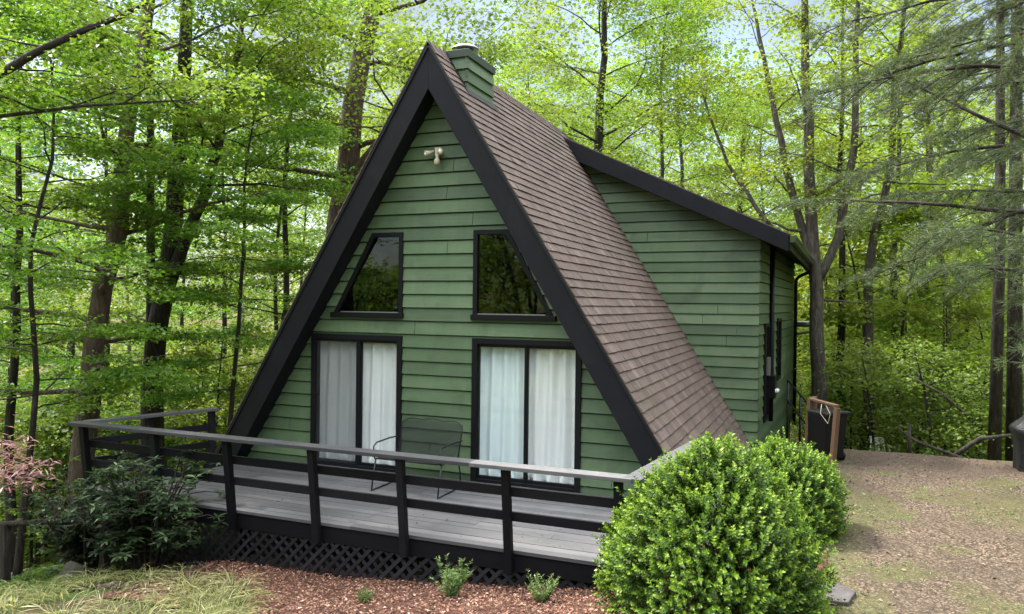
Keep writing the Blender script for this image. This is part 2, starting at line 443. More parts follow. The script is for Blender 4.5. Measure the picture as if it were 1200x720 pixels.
def ground_mat():
    m = mat('forest_floor', rough=.95, spec=.15); k = NT(m); v = k.coords()
    n = k.noise(v, 14, 9, .75); b = k.noise(v, .5, 5, .6); w = k.voronoi(v, 28)
    lit = k.ramp(n, [(.3, (.035, .024, .016)), (.5, (.085, .058, .036)), (.7, (.17, .12, .075))])
    gr = k.ramp(n, [(.3, (.03, .05, .012)), (.6, (.075, .115, .025)), (.8, (.13, .17, .04))])
    c = k.mix(k.ramp(b, [(.42, 0.), (.58, 1.)]), lit, gr)
    k.color(k.mix(.25, c, w, 'OVERLAY')); k.bump(n, .8, .05); return m
def gravel_mat():
    m = mat('gravel', rough=.9, spec=.2); k = NT(m); v = k.coords()
    cell = k.voronoi(v, 48); n = k.noise(v, 42, 8, .85); big = k.noise(v, .9, 5, .65)
    bw = k.new('ShaderNodeRGBToBW'); k.link(cell, bw.inputs[0])
    f = k.math('ADD', k.math('MULTIPLY', bw.outputs[0], .55), k.math('MULTIPLY', n, .5))
    c = k.ramp(f, [(.28, (.008, .006, .004)), (.44, (.046, .032, .021)), (.58, (.10, .07, .047)), (.82, (.34, .26, .19))])
    c = k.mix(k.ramp(big, [(.35, .0), (.62, .6)]), c, (.062, .047, .032))
    mo = k.attr('moss'); mf = k.ramp(k.math('ADD', mo, k.math('MULTIPLY', k.math('SUBTRACT', n, .5), .9)), [(.45, 0.), (.8, 1.)])
    mc = k.ramp(k.noise(v, 9, 5, .7), [(.35, (.04, .052, .014)), (.65, (.105, .1, .03))])
    c = k.mix(k.math('MULTIPLY', mf, .5), c, mc)
    da = k.attr('damp_shade'); c = k.mix(k.math('MULTIPLY', da, .75), c, (.06, .042, .03))  # brown for the damp strip and the painted shade at the far end
    k.color(c)
    d = k.voronoi(v, 55, 'Distance'); k.bump(k.math('ADD', k.math('MULTIPLY', d, -.6), n), .9, .02); return m
def mulch_mat():
    m = mat('mulch_soil', rough=.95, spec=.15); k = NT(m); v = k.coords(); n = k.noise(v, 40, 8, .8); b = k.noise(v, 2, 4, .6)
    c = k.ramp(n, [(.3, (.028, .014, .01)), (.5, (.09, .042, .028)), (.7, (.2, .11, .075))])
    k.color(k.mix(k.ramp(b, [(.5, 0.), (.7, .5)]), c, (.04, .02, .014))); k.bump(n, 1.0, .03); return m
M['ground'] = ground_mat(); M['gravel'] = gravel_mat(); M['mulch'] = mulch_mat()

gx = np.concatenate([np.linspace(-200, -30, 30), np.linspace(-29, 30, 178), np.linspace(32, 200, 28)])
gy = np.concatenate([np.linspace(-120, -16, 20), np.linspace(-15, 30, 136), np.linspace(32, 240, 34)])
tag(sheet('ground', gx, gy, 0, M['ground']), kind='structure')

def drive_keep(x, y):
    left = 5.38 + .26 * (fbm(x, y, 1.1, 3) - .5) * 2 + .12 * np.sin(y * .8) + .3 * smooth01(-3, -6, y)
    far = 6.35 + .5 * (fbm(x, y, .7, 9) - .5)
    return (x > left) & (y < far) & (x < 22 + .5 * np.sin(y))
def moss_attr(x, y):
    edge = smooth01(6.5, 5.5, x) * .85 * (.45 + fbm(x, y, 1.2, 77))
    patch = smooth01(.5, .68, fbm(x, y, .55, 21)) * .45
    tr = np.exp(-((x - 7.7 - .05 * y) / .55) ** 2) * .9 + np.exp(-((x - 10.4) / .5) ** 2) * .7
    return np.clip(edge + patch * .8 + tr * .5 * smooth01(.3, .7, fbm(x, y, .8, 5)) + .7 * smooth01(.48, .7, fbm(x, y, 1.9, 55)), 0, 1)
def damp_shade_attr(x, y):
    return np.clip(smooth01(6.5, 5.9, x + .25 * np.sin(y * 2)) * smooth01(1.6, 3.2, y) + smooth01(3.8, 6.0, y) * .75, 0, 1)  # damp soil strip on the left; tree shade painted across the far end
tag(sheet('driveway', np.arange(5.0, 22.5, .1), np.arange(-11, 7, .1), .012, M['gravel'], drive_keep, {'moss': moss_attr, 'damp_shade': damp_shade_attr}), kind='structure')
def mulch_keep(x, y):
    under = (x > 3.95) & (x < 5.5 + .3 * (fbm(x, y, 1.4, 16) - .5)) & (y > -3) & (y < 1.6)
    return under | (y < -2.45) & (y > -4.75 - .5 * (fbm(x, y, .7, 2) - .5) + .0 * x) & (x > -1.5 + .9 * (fbm(x, y, .9, 4) - .5) + .35 * (-3.4 - y)) & (x < 5.35 + .3 * (fbm(x, y, 1.2, 6) - .5))
tag(sheet('mulch_bed', np.arange(-3, 6, .08), np.arange(-6, 1.8, .08), .014, M['mulch'], mulch_keep, None, lambda x, y: .04 * fbm(x, y, 3, 8)), kind='structure')

rng = np.random.default_rng(11)
def scatter(n, x0, x1, y0, y1, keep=None):
    x = rng.uniform(x0, x1, n); y = rng.uniform(y0, y1, n)
    if keep is not None: k = keep(x, y); x, y = x[k], y[k]
    return np.stack([x, y, ground_z(x, y) + .03], 1)
# loose bark chips and dead leaves on the bed
P = np.concatenate([scatter(36000, -2.6, 5.4, -5.2, -2.5, mulch_keep), scatter(2500, 3.95, 5.8, -2.5, 1.6, mulch_keep)]); n = len(P)
a = rng.uniform(0, 6.28, n); D = np.stack([np.cos(a), np.sin(a), rng.normal(0, .3, n)], 1)
P[:, 2] += rng.uniform(0, .03, n)
L = rng.uniform(.012, .048, n)
tone_ = np.clip(rng.normal(.34, .24, n) + .5 * (fbm(P[:, 0], P[:, 1], 1.3, 14) - .5), 0, 1)
tag(link('mulch', leaf_mesh('mulch', P, D, rng.normal(0, .35, (n, 3)) + [0, 0, 1.], L, L * rng.uniform(.25, .6, n), tone_), M['chip']), 'reddish bark chips and dead leaves in front of the deck lattice', 'mulch', kind='stuff')
# dead leaves and twigs on the driveway
P = scatter(5200, 5.4, 13, -6, 6.4, lambda x, y: drive_keep(x, y) & ((fbm(x, y, .9, 61) > .55) | (x < 6.1) | (y > 5.2))); n = len(P); a = rng.uniform(0, 6.28, n)
L = rng.uniform(.015, .065, n)
tag(link('leaf_litter', leaf_mesh('leaf_litter', P, np.stack([np.cos(a), np.sin(a), rng.normal(0, .2, n)], 1), rng.normal(0, .3, (n, 3)) + [0, 0, 1.], L, L * .5, rng.beta(1.2, 2.2, n)), M['litter']), 'scattered dead leaves lying on the gravel driveway', 'leaf litter', kind='stuff')

# dark leaf litter on the shaded bank under the shrubs
P = scatter(5200, -5, .2, -5.2, -2.75, lambda x, y: (y > -4.3 - .4 * fbm(x, y, 1, 66)) & (x < -.6 - 1.2 * (y + 3.6))); n = len(P); a = rng.uniform(0, 6.28, n); L = rng.uniform(.025, .075, n); P[:, 2] += rng.uniform(0, .04, n)
tag(link('leaf_litter', leaf_mesh('leaf_litter', P, np.stack([np.cos(a), np.sin(a), rng.normal(0, .3, n)], 1), rng.normal(0, .35, (n, 3)) + [0, 0, 1.], L, L * .5, rng.beta(1.2, 3.0, n)), M['litter']), 'dark brown leaf litter under the shrubs at the lower left', 'leaf litter', kind='stuff')
def blades(name, C, per, rad, h, w, lean, label, m, cat='grass', tone=(.43, .23)):
    k = len(C); P = np.repeat(C, per, 0); n = k * per
    a = rng.uniform(0, 6.28, n); r = rad * np.sqrt(rng.random(n))
    P = P + np.stack([np.cos(a) * r, np.sin(a) * r, np.zeros(n)], 1); P[:, 2] = ground_z(P[:, 0], P[:, 1]) + .01
    a = a + rng.normal(0, .6, n); D = np.stack([np.cos(a) * lean, np.sin(a) * lean, np.ones(n)], 1) + rng.normal(0, .25, (n, 3))
    L = h * rng.uniform(.4, 1.25, n)
    N = np.stack([-np.cos(a), -np.sin(a), np.full(n, .6)], 1)
    # two kites per blade: the lower half rises, the upper half arches over
    D /= np.linalg.norm(D, axis=1)[:, None]
    T = np.clip(rng.normal(*tone, n), 0, 1)
    P2 = P + D * (L * .5)[:, None]; D2 = D + np.stack([np.cos(a) * .9, np.sin(a) * .9, np.full(n, -.75)], 1)
    me = leaf_mesh(name, np.concatenate([P, P2]), np.concatenate([D, D2]), np.concatenate([N, N]), np.concatenate([L * .62, L * .6]), w, np.concatenate([T, T]), .1, .5)
    return me
def grass_keep(x, y): return (x > -2.3 - .8 * (y + 5.2)) & (x < -.2 + .6 * (fbm(x, y, 1, 31) - .5) + .9 * (-3.9 - y)) & (y < -3.62 + .22 * np.minimum(x + 1.0, .8)) & (fbm(x, y, .9, 33) > .38)
C = scatter(360, -3.6, 1.2, -5.6, -3.2, grass_keep)
tag(link('grass', blades('grass', C, 22, .11, .33, .010, .95, '', M['grass']), M['grass']), 'pale arching grass tufts on the bank at lower left', 'grass', kind='stuff')
C = scatter(700, -9, -2.2, -6, 0, lambda x, y: fbm(x, y, .6, 41) > .45)
tag(link('ground_cover', blades('ground_cover', C, 22, .22, .2, .03, .7, '', M['tuft'], tone=(.3, .2)), M['leaf_dark']), 'low dark green ground cover on the shaded bank at far left', 'ground cover', kind='stuff')
C = scatter(900, 5.4, 11, -4, 6, lambda x, y: moss_attr(x, y) > .5)
tag(link('sparse_grass', blades('sparse_grass', C, 14, .16, .05, .007, .7, '', M['tuft'], tone=(.5, .2)), M['tuft']), 'thin short grass sprouting through the gravel driveway', 'grass', kind='stuff')
# ------------------------------------------------------------------ the cabin
H, S = 6.447, 0.6153            # ridge height over the deck, run per unit of drop
YF, YE, YB = -.379, 5.76, 14.2  # front rake, front of the shed extension, back wall
IN = .60                        # vertical depth of the roof build-up
cabin = thing('a_frame_cabin', (0, 0, -.3), 'dark green clapboard A-frame cabin with black trim and a brown shingle roof', 'house')
ORIGIN[cabin.name] = Vector((0, 0, -.3))

def boards(mb, fmap, z0, z1, left, right, opens, e=.205, rg=None, joints=3.4, d0=.003, d1=.032):
    """lapped boards; fmap(u, w, z) -> world, w outwards; opens: (za, zb, ul(z), ur(z))"""
    rg = rg or random.Random(3)
    k = 0; z = z0
    while z < z1 - .01:
        za, zb = z, min(z + e, z1); mb_tone = min(1, max(0, rg.gauss(.5, .2)))
        jo = rg.uniform(0, joints)
        cuts = sorted({za + .019, zb, *[q for o in opens for q in o[:2] if za + .022 < q < zb]})
        for s, t in [(za, za + .019)] + list(zip(cuts[:-1], cuts[1:])):
            md = (s + t) / 2
            spans = [(left, right)]
            for oa, ob, ol, orr in opens:
                if oa <= md <= ob:
                    new = []
                    for l, r in spans:
                        if orr(md) <= l(md) or ol(md) >= r(md): new.append((l, r)); continue
                        if ol(md) > l(md): new.append((l, ol))
                        if orr(md) < r(md): new.append((orr, r))
                    spans = new
            for l, r in spans:
                if r(md) - l(md) < .01: continue
                js = [q for q in (jo - 6, jo - 2.2, jo + 1.9, jo + 5.6) if l(md) + .3 < q < r(md) - .3] if joints else []
                ed = [l] + sum([[(lambda z, q=q: q - .004), (lambda z, q=q: q + .004)] for q in js], []) + [r]
                for i in range(0, len(ed), 2):
                    mb.tone = min(1, max(0, mb_tone + rg.gauss(0, .05)))
                    a, b = ed[i], ed[i + 1]
                    ds = d1 + (d0 - d1) * (s - za) / e; dt = d1 + (d0 - d1) * (t - za) / e
                    bk = -.06 if s == za else -.02
                    if s == za: ds = dt = -.05      # the shadow gap under each lap
                    if b(t) - a(t) < .002:
                        bt = at_ = (a(t) + b(t)) / 2 ; bt += .001; at_ -= .001
                    else: at_, bt = a(t), b(t)
                    mb.hexa([fmap(a(s), ds, s), fmap(b(s), ds, s), fmap(b(s), bk, s), fmap(a(s), bk, s)],
                            [fmap(at_, dt, t), fmap(bt, dt, t), fmap(bt, bk, t), fmap(at_, bk, t)])
        z += e; k += 1

# front gable wall --------------------------------------------------
gl = lambda z: -S * (H - IN + .05 - z); gr = lambda z: S * (H - IN + .05 - z)
K = lambda v: (lambda z: v)
RA, RB, DH = .60, 2.29, 2.12
WZ0, WZ1 = 2.40, 3.72
wsl = lambda z: 1.90 - (z - WZ0) * .565       # slanted outer side of the upper windows
opens = [(0, DH, K(RA), K(RB)), (0, DH, K(-RB), K(-RA)), (WZ0, WZ1, K(RA), wsl), (WZ0, WZ1, lambda z: -wsl(z), K(-RA))]
mb = MB(); boards(mb, lambda u, w, z: (u, -w, z), -.12, H - IN, gl, gr, opens, rg=random.Random(5))
front = mb.build('front_wall', M['siding'], cabin)

# upper windows
for sg in (1, -1):
    zi0, zi1 = WZ0, WZ1
    a = sg * RA; o = lambda z: sg * wsl(z)
    fr = MB()
    y0, y1 = -.045, .05
    t_ = .07
    def bar(pts):  # four (x,z) outline points
        fr.hexa([(p[0], y0, p[1]) for p in pts], [(p[0], y1, p[1]) for p in pts])
    bar([(a, zi0 + t_), (a + sg * t_, zi0 + t_), (a + sg * t_, zi1), (a, zi1)])
    bar([(a + sg * t_, zi1 - t_), (o(zi1 - t_), zi1 - t_), (o(zi1), zi1), (a + sg * t_, zi1)])
    so_ = t_ * 1.15
    bar([(o(zi0 + t_) - sg * so_, zi0 + t_), (o(zi0 + t_), zi0 + t_), (o(zi1 - t_), zi1 - t_), (o(zi1 - t_) - sg * so_, zi1 - t_)])
    f = fr.build('upper_window', M['frame'], cabin, bevel=.004)
    f['label'] = 'upper right slanted window reflecting dark trees' if sg > 0 else 'upper left slanted window half hidden by the eave'
    sl = MB(); sl.box(min(a - sg * .02, o(zi0) + sg * .01), max(a - sg * .02, o(zi0) + sg * .01), -.075, .05, zi0 - .01, zi0 + t_ - .001)
    sl.build('sill', M['frame'], f, bevel=.004)
    bead = MB(); bead.box(min(a + sg * t_, o(zi0) - sg * .16), max(a + sg * t_, o(zi0) - sg * .16), -.028, -.012, zi0 + t_ + .001, zi0 + t_ + .016)
    bead.build('glazing_bead', M['metal_grey'], f)
    pn = MB(); p4 = [(a + sg * t_, zi0 + t_), (o(zi0 + t_) - sg * so_, zi0 + t_), (o(zi1 - t_) - sg * so_, zi1 - t_), (a + sg * t_, zi1 - t_)]
    pn.hexa([(p[0], -.006, p[1]) for p in p4], [(p[0], .002, p[1]) for p in p4]); pn.build('pane', M['glass_dark'], f)

# sliding doors
def door(x0, x1, mull, mw, lab, handle_x, screen):
    fr = MB(); y0, y1 = -.05, .09; a = .085
    fr.box(x0, x0 + a, y0, y1, 0, DH); fr.box(x1 - a, x1, y0, y1, 0, DH); fr.box(x0 + a, x1 - a, y0, y1, DH - .085, DH); fr.box(x0 + a, x1 - a, y0, y1, -.02, .045)
    f = fr.build('sliding_door', M['frame'], cabin, bevel=.004); f['label'] = lab
    sh = MB(); sh.box(mull - mw / 2, mull + mw / 2, -.02, .05, .045, DH - .085)
    for xa, xb in ((x0 + a, mull - mw / 2), (mull + mw / 2, x1 - a)):
        st_ = .012
        sh.box(xa, xa + st_, -.005, .04, .045, DH - .085); sh.box(xb - st_, xb, -.005, .04, .045, DH - .085)
        sh.box(xa + st_, xb - st_, -.005, .04, DH - .125, DH - .085); sh.box(xa + st_, xb - st_, -.005, .04, .045, .09)
        pn = MB(); pn.box(xa + st_, xb - st_, .012, .018, .09, DH - .125); pn.build('pane', M['glass'], f)
    sh.build('sash', M['frame'], f)
    if screen:
        sc = MB(); sc.box(screen[0], screen[1], -.016, -.013, .06, DH - .095); sc.build('insect_screen', M['screen'], f)
    if handle_x is None: return
    hd = MB(); hd.box(handle_x - .014, handle_x + .014, -.075, -.02, .9, .93); hd.box(handle_x - .014, handle_x + .014, -.075, -.02, 1.13, 1.16); hd.box(handle_x - .014, handle_x + .014, -.09, -.074, .9, 1.16)
    hd.build('handle', M['plastic_black'], f)
door(RA, RB, 1.452, .035, 'right sliding glass door with bright pleated curtains behind it', None, None)
door(-RB, -RA, -1.40, .075, 'left sliding glass door with a dark insect screen on its left half', -RB + .12, (-RB + .09, -1.45))

# roof: sheathing, shingles, rakes -----------------------------------
ang = math.atan2(1, S)                     # slope direction: (S, -1) normalised
sl_len = lambda z: (H - z) * math.hypot(S, 1)
def slope_pt(sg, y, v, n):                 # v metres down the slope, n metres out from it
    c = 1 / math.hypot(S, 1)
    return (sg * (v * S * c + n * c), y, H - v * c + n * S * c)
ZFOOT = -.42
LS = sl_len(ZFOOT)
def shingles(fn, length, ya, yb, e, seed, wr=(.11, .30), y_end=None):
    mb = MB(); rg = random.Random(seed); n = int(length / e + .999)
    for i in range(n):
        vb = length - i * e; vt = max(0.0, vb - e * 1.12)
        y = ya - rg.uniform(0, .2)
        while y < yb:
            y2 = y + rg.uniform(*wr)
            p, q = max(y, ya), min(y2 - .003, yb)
            if q - p > .01:
                t = rg.choice((.014, .015, .018, .021)); vv = vb + rg.uniform(-.004, .004); mb.tone = min(1, max(0, rg.gauss(.5, .1)))
                mb.hexa([fn(p, vv, -.004), fn(q, vv, -.004), fn(q, vt, -.004), fn(p, vt, -.004)], [fn(p, vv, t + .004), fn(q, vv, t + .004), fn(q, vt, .0015), fn(p, vt, .0015)])
            y = y2
    return mb
th = IN * math.sin(math.atan(S))           # thickness measured square to the slope
for sg in (1, -1):
    yb = YE if sg > 0 else YB + .3
    slab = MB()
    sec = [slope_pt(sg, 0, 0, 0), slope_pt(sg, 0, LS, 0), slope_pt(sg, 0, LS, -th), (0, 0, H - IN)]
    slab.prism(sec, lambda p: (p[0], YF + .045, p[2] - .006), lambda p: (p[0], YB + .3, p[2] - .006))
    rf = slab.build('roof', M['black'], cabin); rf['label'] = 'steep right roof slope of brown shingles' if sg > 0 else 'steep left roof slope seen edge on'
    shingles(lambda y, v, n, sg=sg: slope_pt(sg, y, v, n + .012), LS, YF - .03, yb - .003, .148, 20 + sg).build('shingles', M['shingle'], rf)
    # drip edge, then the wide barge board
    de = MB(); de.prism([slope_pt(sg, 0, 0, .008), slope_pt(sg, 0, LS, .008), slope_pt(sg, 0, LS, -.03), slope_pt(sg, 0, 0, -.03)], lambda p: (p[0], YF - .022, p[2]), lambda p: (p[0], YF + .044, p[2]))
    de.build('drip_edge', M['metal_dark'], rf)
    bb = MB(); tb = .664 * math.sin(math.atan(S))
    q0 = (0, 0, H - .04); pts = [(0, 0, H - .045), slope_pt(sg, 0, LS, -.034), slope_pt(sg, 0, LS, -tb), (0, 0, H - .664)]
    bb.prism(pts, lambda p: (p[0], YF, p[2]), lambda p: (p[0], YF + .044, p[2]))
    b_ = bb.build('barge_board', M['black'], cabin, bevel=.004)
    b_['label'] = 'wide black barge board along the right front rake' if sg > 0 else 'wide black barge board along the left front rake'
    if sg > 0:   # flashing where the slope meets the extension wall
        fl = MB(); fl.prism([slope_pt(1, 0, .9, .022), slope_pt(1, 0, LS, .022), slope_pt(1, 0, LS, .0), slope_pt(1, 0, .9, .0)], lambda p: (p[0], YE - .05, p[2]), lambda p: (p[0], YE - .004, p[2]))
        fl.build('flashing', M['metal_dark'], rf)
rc = MB()
y = YF - .02
while y < YE - .35:
    for sg in (1, -1):
        rc.tone = random.gauss(.45, .15)
        rc.hexa([slope_pt(sg, y, .16, .02), slope_pt(sg, y + .24, .16, .016), slope_pt(sg, y + .24, 0, .016), slope_pt(sg, y, 0, .02)],
                [slope_pt(sg, y, .16, .032), slope_pt(sg, y + .24, .16, .022), slope_pt(sg, y + .24, -.012, .022), slope_pt(sg, y, -.012, .032)])
    y += .15
rc.build('ridge_cap', M['shingle'], cabin)

# chimney ------------------------------------------------------------
ch = MB(); cx0, cx1, cy0, cy1, cz1 = -.02, .385, .145, 1.14, 6.47
ch.box(cx0 + .02, cx1 - .022, cy0 + .022, cy1 - .022, 5.4, cz1)
chim = ch.build('chimney', M['siding'], cabin)
cl = MB()
boards(cl, lambda u, w, z: (u, cy0 + .022 - w, z), 5.575, cz1 - .098, K(cx0), K(cx1), [], e=.2, rg=random.Random(8), joints=0)
boards(cl, lambda u, w, z: (cx1 - .022 + w, u, z), 5.575, cz1 - .098, K(cy0), K(cy1), [], e=.2, rg=random.Random(9), joints=0)
boards(cl, lambda u, w, z: (cx0 + .02 - w, u, z), 5.575, cz1 - .098, K(cy0), K(cy1), [], e=.2, rg=random.Random(10), joints=0)
cl.build('cladding', M['siding'], chim)
cp = MB(); cp.box(cx0 - .016, cx1 + .014, cy0 - .014, cy1 + .014, cz1 - .10, cz1 + .02)
cp.build('chimney_trim', M['trim_green'], chim, bevel=.005)
fl = MB(); c = (.17, .5, cz1 + .035)
fl.lathe(c, [(.115, 0), (.115, .07)]); fl.build('flue', M['metal_grey'], chim, smooth=False)
fl = MB(); fl.lathe((c[0], c[1], c[2] + .09), [(.2, 0), (.215, .012), (.205, .03), (.15, .06), (.05, .075)], 24)
for k in range(4):
    t = k * math.pi / 2 + .4; fl.box(c[0] + .11 * math.cos(t) - .01, c[0] + .11 * math.cos(t) + .01, c[1] + .11 * math.sin(t) - .01, c[1] + .11 * math.sin(t) + .01, c[2], c[2] + .1)
fl.build('flue_cap', M['metal_grey'], chim)
fl = MB(); rz_ = lambda x: H - x / S
for (ya, yb, xa, xb) in ((cy0 - .07, cy0 + .01, .0, cx1 + .06), (cy0 + .01, cy1 + .05, cx1 + .002, cx1 + .06)):
    fl.hexa([(xa, ya, rz_(xa) + .03), (xb, ya, rz_(xb) + .03), (xb, yb, rz_(xb) + .03), (xa, yb, rz_(xa) + .03)], [(xa, ya, rz_(xa) + .065), (xb, ya, rz_(xb) + .065), (xb, yb, rz_(xb) + .065), (xa, yb, rz_(xa) + .065)])
fl.build('flashing', M['black'], chim)

# shed roofed extension ----------------------------------------------
EX = 4.21; ED = Vector((math.sin(R(2.4)), math.cos(R(2.4)), 0)); EN = Vector((ED.y, -ED.x, 0))   # along and out of the side wall
SLD = .4775; Z0D = 6.33                       # shed roof top: z = Z0D - SLD * x
zt = lambda x: Z0D - SLD * x
def side(u, w, z): p = Vector((EX, YE, 0)) + ED * u + EN * w; return (p.x, p.y, z)
mb = MB(); ext_l = lambda z: S * (H - z) + .0
zk = zt(EX) - .30
boards(mb, lambda u, w, z: (u, YE - w, z), -.55, 6.05, ext_l, lambda z: min(EX, (Z0D - .30 - z) / SLD), [(zk, 99, K(99), K(99))], e=.215, rg=random.Random(15))
mb.build('extension_front_wall', M['siding'], cabin)
LE = 8.6
mb = MB(); zs_ = zt(EX) - .26
conduit_u = 1.55
win = [(.85, 2.35, K(3.35), K(4.25)), (.2, 2.28, K(.75), K(1.55))]
boards(mb, side, -.75, zs_, K(0.0), K(LE), win, e=.215, rg=random.Random(17))
mb.build('extension_side_wall', M['siding_side'], cabin)
ct = MB(); 
p = lambda u, w, z: side(u, w, z)
def sbox(mb, u0, u1, w0, w1, z0, z1): mb.hexa([side(u0, w1, z0), side(u1, w1, z0), side(u1, w0, z0), side(u0, w0, z0)], [side(u0, w1, z1), side(u1, w1, z1), side(u1, w0, z1), side(u0, w0, z1)])
# side door and a narrow window, both dark and seen almost edge on
for (za, zb, ua, ub), nm in zip(win, ('side_window', 'side_door')):
    u0, u1 = ua(0), ub(0); fr = MB()
    sbox(fr, u0, u0 + .08, -.03, .055, za, zb); sbox(fr, u1 - .08, u1, -.03, .055, za, zb); sbox(fr, u0 + .08, u1 - .08, -.03, .055, zb - .08, zb); sbox(fr, u0 + .08, u1 - .08, -.03, .055, za, za + .07)
    f = fr.build(nm, M['frame'], cabin)
    pn = MB(); sbox(pn, u0 + .08, u1 - .08, .0, .01, za + .07, zb - .08); pn.build('pane' if 'window' in nm else 'door_leaf', M['glass_dark'] if 'window' in nm else M['frame'], f)
cn = MB(); cn.tube([side(1.75, .07, .1), side(1.75, .07, 1.2), side(1.75, .07, zt(EX) - .35)], .055, 10); cn.build('conduit', M['plastic_black'], cabin, smooth=True)
mt = MB(); sbox(mt, 1.55, 1.95, .03, .17, .62, 1.12); me_ = mt.build('meter_box', M['plastic_black'], cabin, bevel=.01)
for uu_ in (1.66, 1.86):
    gm = MB(); q = Vector(side(uu_, .17, .78)); pr = [(.045, 0), (.045, .04), (.035, .06), (.012, .07)]
    n_ = 12
    for i, (r_0, h_) in enumerate(pr):
        for kk in range(n_):
            t = 2 * math.pi * kk / n_; gm.v.append(tuple(q + EN * h_ + ED * r_0 * math.cos(t) + Vector((0, 0, r_0 * math.sin(t)))))
    for i in range(len(pr) - 1):
        for kk in range(n_): gm.f.append([i * n_ + kk, i * n_ + (kk + 1) % n_, (i + 1) * n_ + (kk + 1) % n_, (i + 1) * n_ + kk]); gm.t.append(.5)
    gm.f.append([(len(pr) - 1) * n_ + kk for kk in range(n_)]); gm.t.append(.5)
    gm.build('meter_glass', M['white_lens'], me_)
sb = MB(); sbox(sb, 1.22, 1.36, .02, .1, 1.15, 1.55); sb.build('service_box', M['metal_grey'], cabin, bevel=.006)
# roof of the extension
OV = .55
def eave(u, x_off): p = Vector((EX + OV, YE - .35, 0)) + ED * u; return Vector((p.x + x_off, p.y, 0))
rl = MB()
e0, e1 = eave(0, 0), eave(LE + .75, 0)
r0, r1 = Vector((0.02, YE - .35, 0)), Vector((0.02, YE + LE + .4, 0))
def top(p, dz=0): return (p.x, p.y, zt(p.x) + dz)
rl.hexa([top(r0, -.17), top(e0, -.17), top(e1, -.17), top(r1, -.17)], [top(r0, -.012), top(e0, -.012), top(e1, -.012), top(r1, -.012)])
er = rl.build('extension_roof', M['black'], cabin)
ln = (e0 - r0).length
def shed(y, v, n):
    t = v / 5.25; x = .02 + t * (EX + OV - .0); k = (y - r0.y) / (r1.y - r0.y)
    p = r0.lerp(e0, t).lerp(r1.lerp(e1, t), k); return (p.x + n * .43, p.y, zt(p.x) + n * .9 - .008)
shingles(shed, 5.25, YE - .37, YE + LE + .35, .16, 33, (.2, .4)).build('shingles', M['shingle'], er)
fa = MB(); fa.hexa([(.42, YE - .395, zt(.42) - .39), (e0.x, YE - .395, zt(e0.x) - .345), (e0.x, YE - .352, zt(e0.x) - .345), (.42, YE - .352, zt(.42) - .39)],
                   [(.05, YE - .395, zt(.05) - .014), (e0.x, YE - .395, zt(e0.x) - .014), (e0.x, YE - .352, zt(e0.x) - .014), (.05, YE - .352, zt(.05) - .014)])
fa.build('extension_fascia', M['black'], cabin, bevel=.004)
sf = MB()   # soffit board under the eave
a0, a1 = Vector(side(-.3, -.02, 0)), Vector(side(LE + .3, -.02, 0))
sf.hexa([(a0.x, a0.y, zt(EX) - .33), (e0.x - .03, e0.y + .05, zt(e0.x) - .30), (e1.x - .03, e1.y, zt(e0.x) - .30), (a1.x, a1.y, zt(EX) - .33)],
        [(a0.x, a0.y, zt(EX) - .30), (e0.x - .03, e0.y + .05, zt(e0.x) - .27), (e1.x - .03, e1.y, zt(e0.x) - .27), (a1.x, a1.y, zt(EX) - .30)])
sf.build('soffit', M['rail'], cabin)
ef = MB(); ef.beam((e0.x + .015, e0.y + .0, zt(e0.x) - .165), (e1.x + .015, e1.y, zt(e1.x) - .165), .03, .29); ef.build('eave_board', M['black'], cabin)
# ogee gutter: section swept along the eave
gt = MB(); prof = [(.032, -.05), (.15, -.04), (.155, -.075), (.135, -.11), (.125, -.16), (.095, -.175), (.032, -.175)]
gt.prism(prof, lambda q: (e0.x + q[0], e0.y - .03, zt(e0.x) + q[1]), lambda q: (e1.x + q[0], e1.y, zt(e1.x) + q[1]))
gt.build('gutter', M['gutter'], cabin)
ds = MB(); gu = LE - .35
g_ = e0.lerp(e1, gu / (LE + .75)); w_ = Vector(side(gu, .08, 0)); zg = zt(e0.x) - .2
ds.tube([(g_.x + .09, g_.y, zg + .05), (g_.x + .09, g_.y, zg - .1), (w_.x + .1, w_.y, zg - .3), (w_.x, w_.y, zg - .42), (w_.x, w_.y, zg - .6), (w_.x, w_.y, -.9)], .05, 10)
ds.build('downspout', M['plastic_black'], cabin, smooth=True)
vp = MB(); q = Vector(side(LE - .1, .0, 2.12)); vp.tube([q, q + EN * .72], .09, 12); vp.tube([q + EN * .5 + Vector((0, 0, -.1)), q + EN * .46 + Vector((0, 0, -.22)), q + EN * .1 + Vector((0, 0, -.3))], .035, 8)
vp.build('vent_pipe', M['metal_grey'], cabin, smooth=True)
# foundation, floors, back wall: they close the shell
fd = MB(); fd.box(-3.85, 3.85, .06, YB, -1.6, -.13); fd.build('foundation', M['interior'], cabin)
fd = MB(); b_ = [side(.06, -.06, 0), side(LE - .06, -.06, 0)]; fd.hexa([(3.86, YE + .05, -2.5), (b_[0][0], b_[0][1], -2.5), (b_[1][0], b_[1][1], -2.5), (3.86, b_[1][1], -2.5)], [(3.86, YE + .05, -.1), (b_[0][0], b_[0][1], -.1), (b_[1][0], b_[1][1], -.1), (3.86, b_[1][1], -.1)]); fd.build('extension_foundation', M['interior'], cabin)
fl = MB(); fl.box(-3.9, 3.9, .1, YB - .05, -.1, -.02); fl.box(-2.5, 2.5, .5, YB - .05, 2.2, 2.32); fl.build('floor', M['interior'], cabin)
bw = MB(); bw.prism([(-S * (H - .4 + .3), -.3), (S * (H - .4 + .3), -.3), (0, H - .4)], lambda q: (q[0], YB - .06, q[1]), lambda q: (q[0], YB, q[1]))
bq = [side(LE, -.03, 0), side(LE - .06, -.03, 0)]
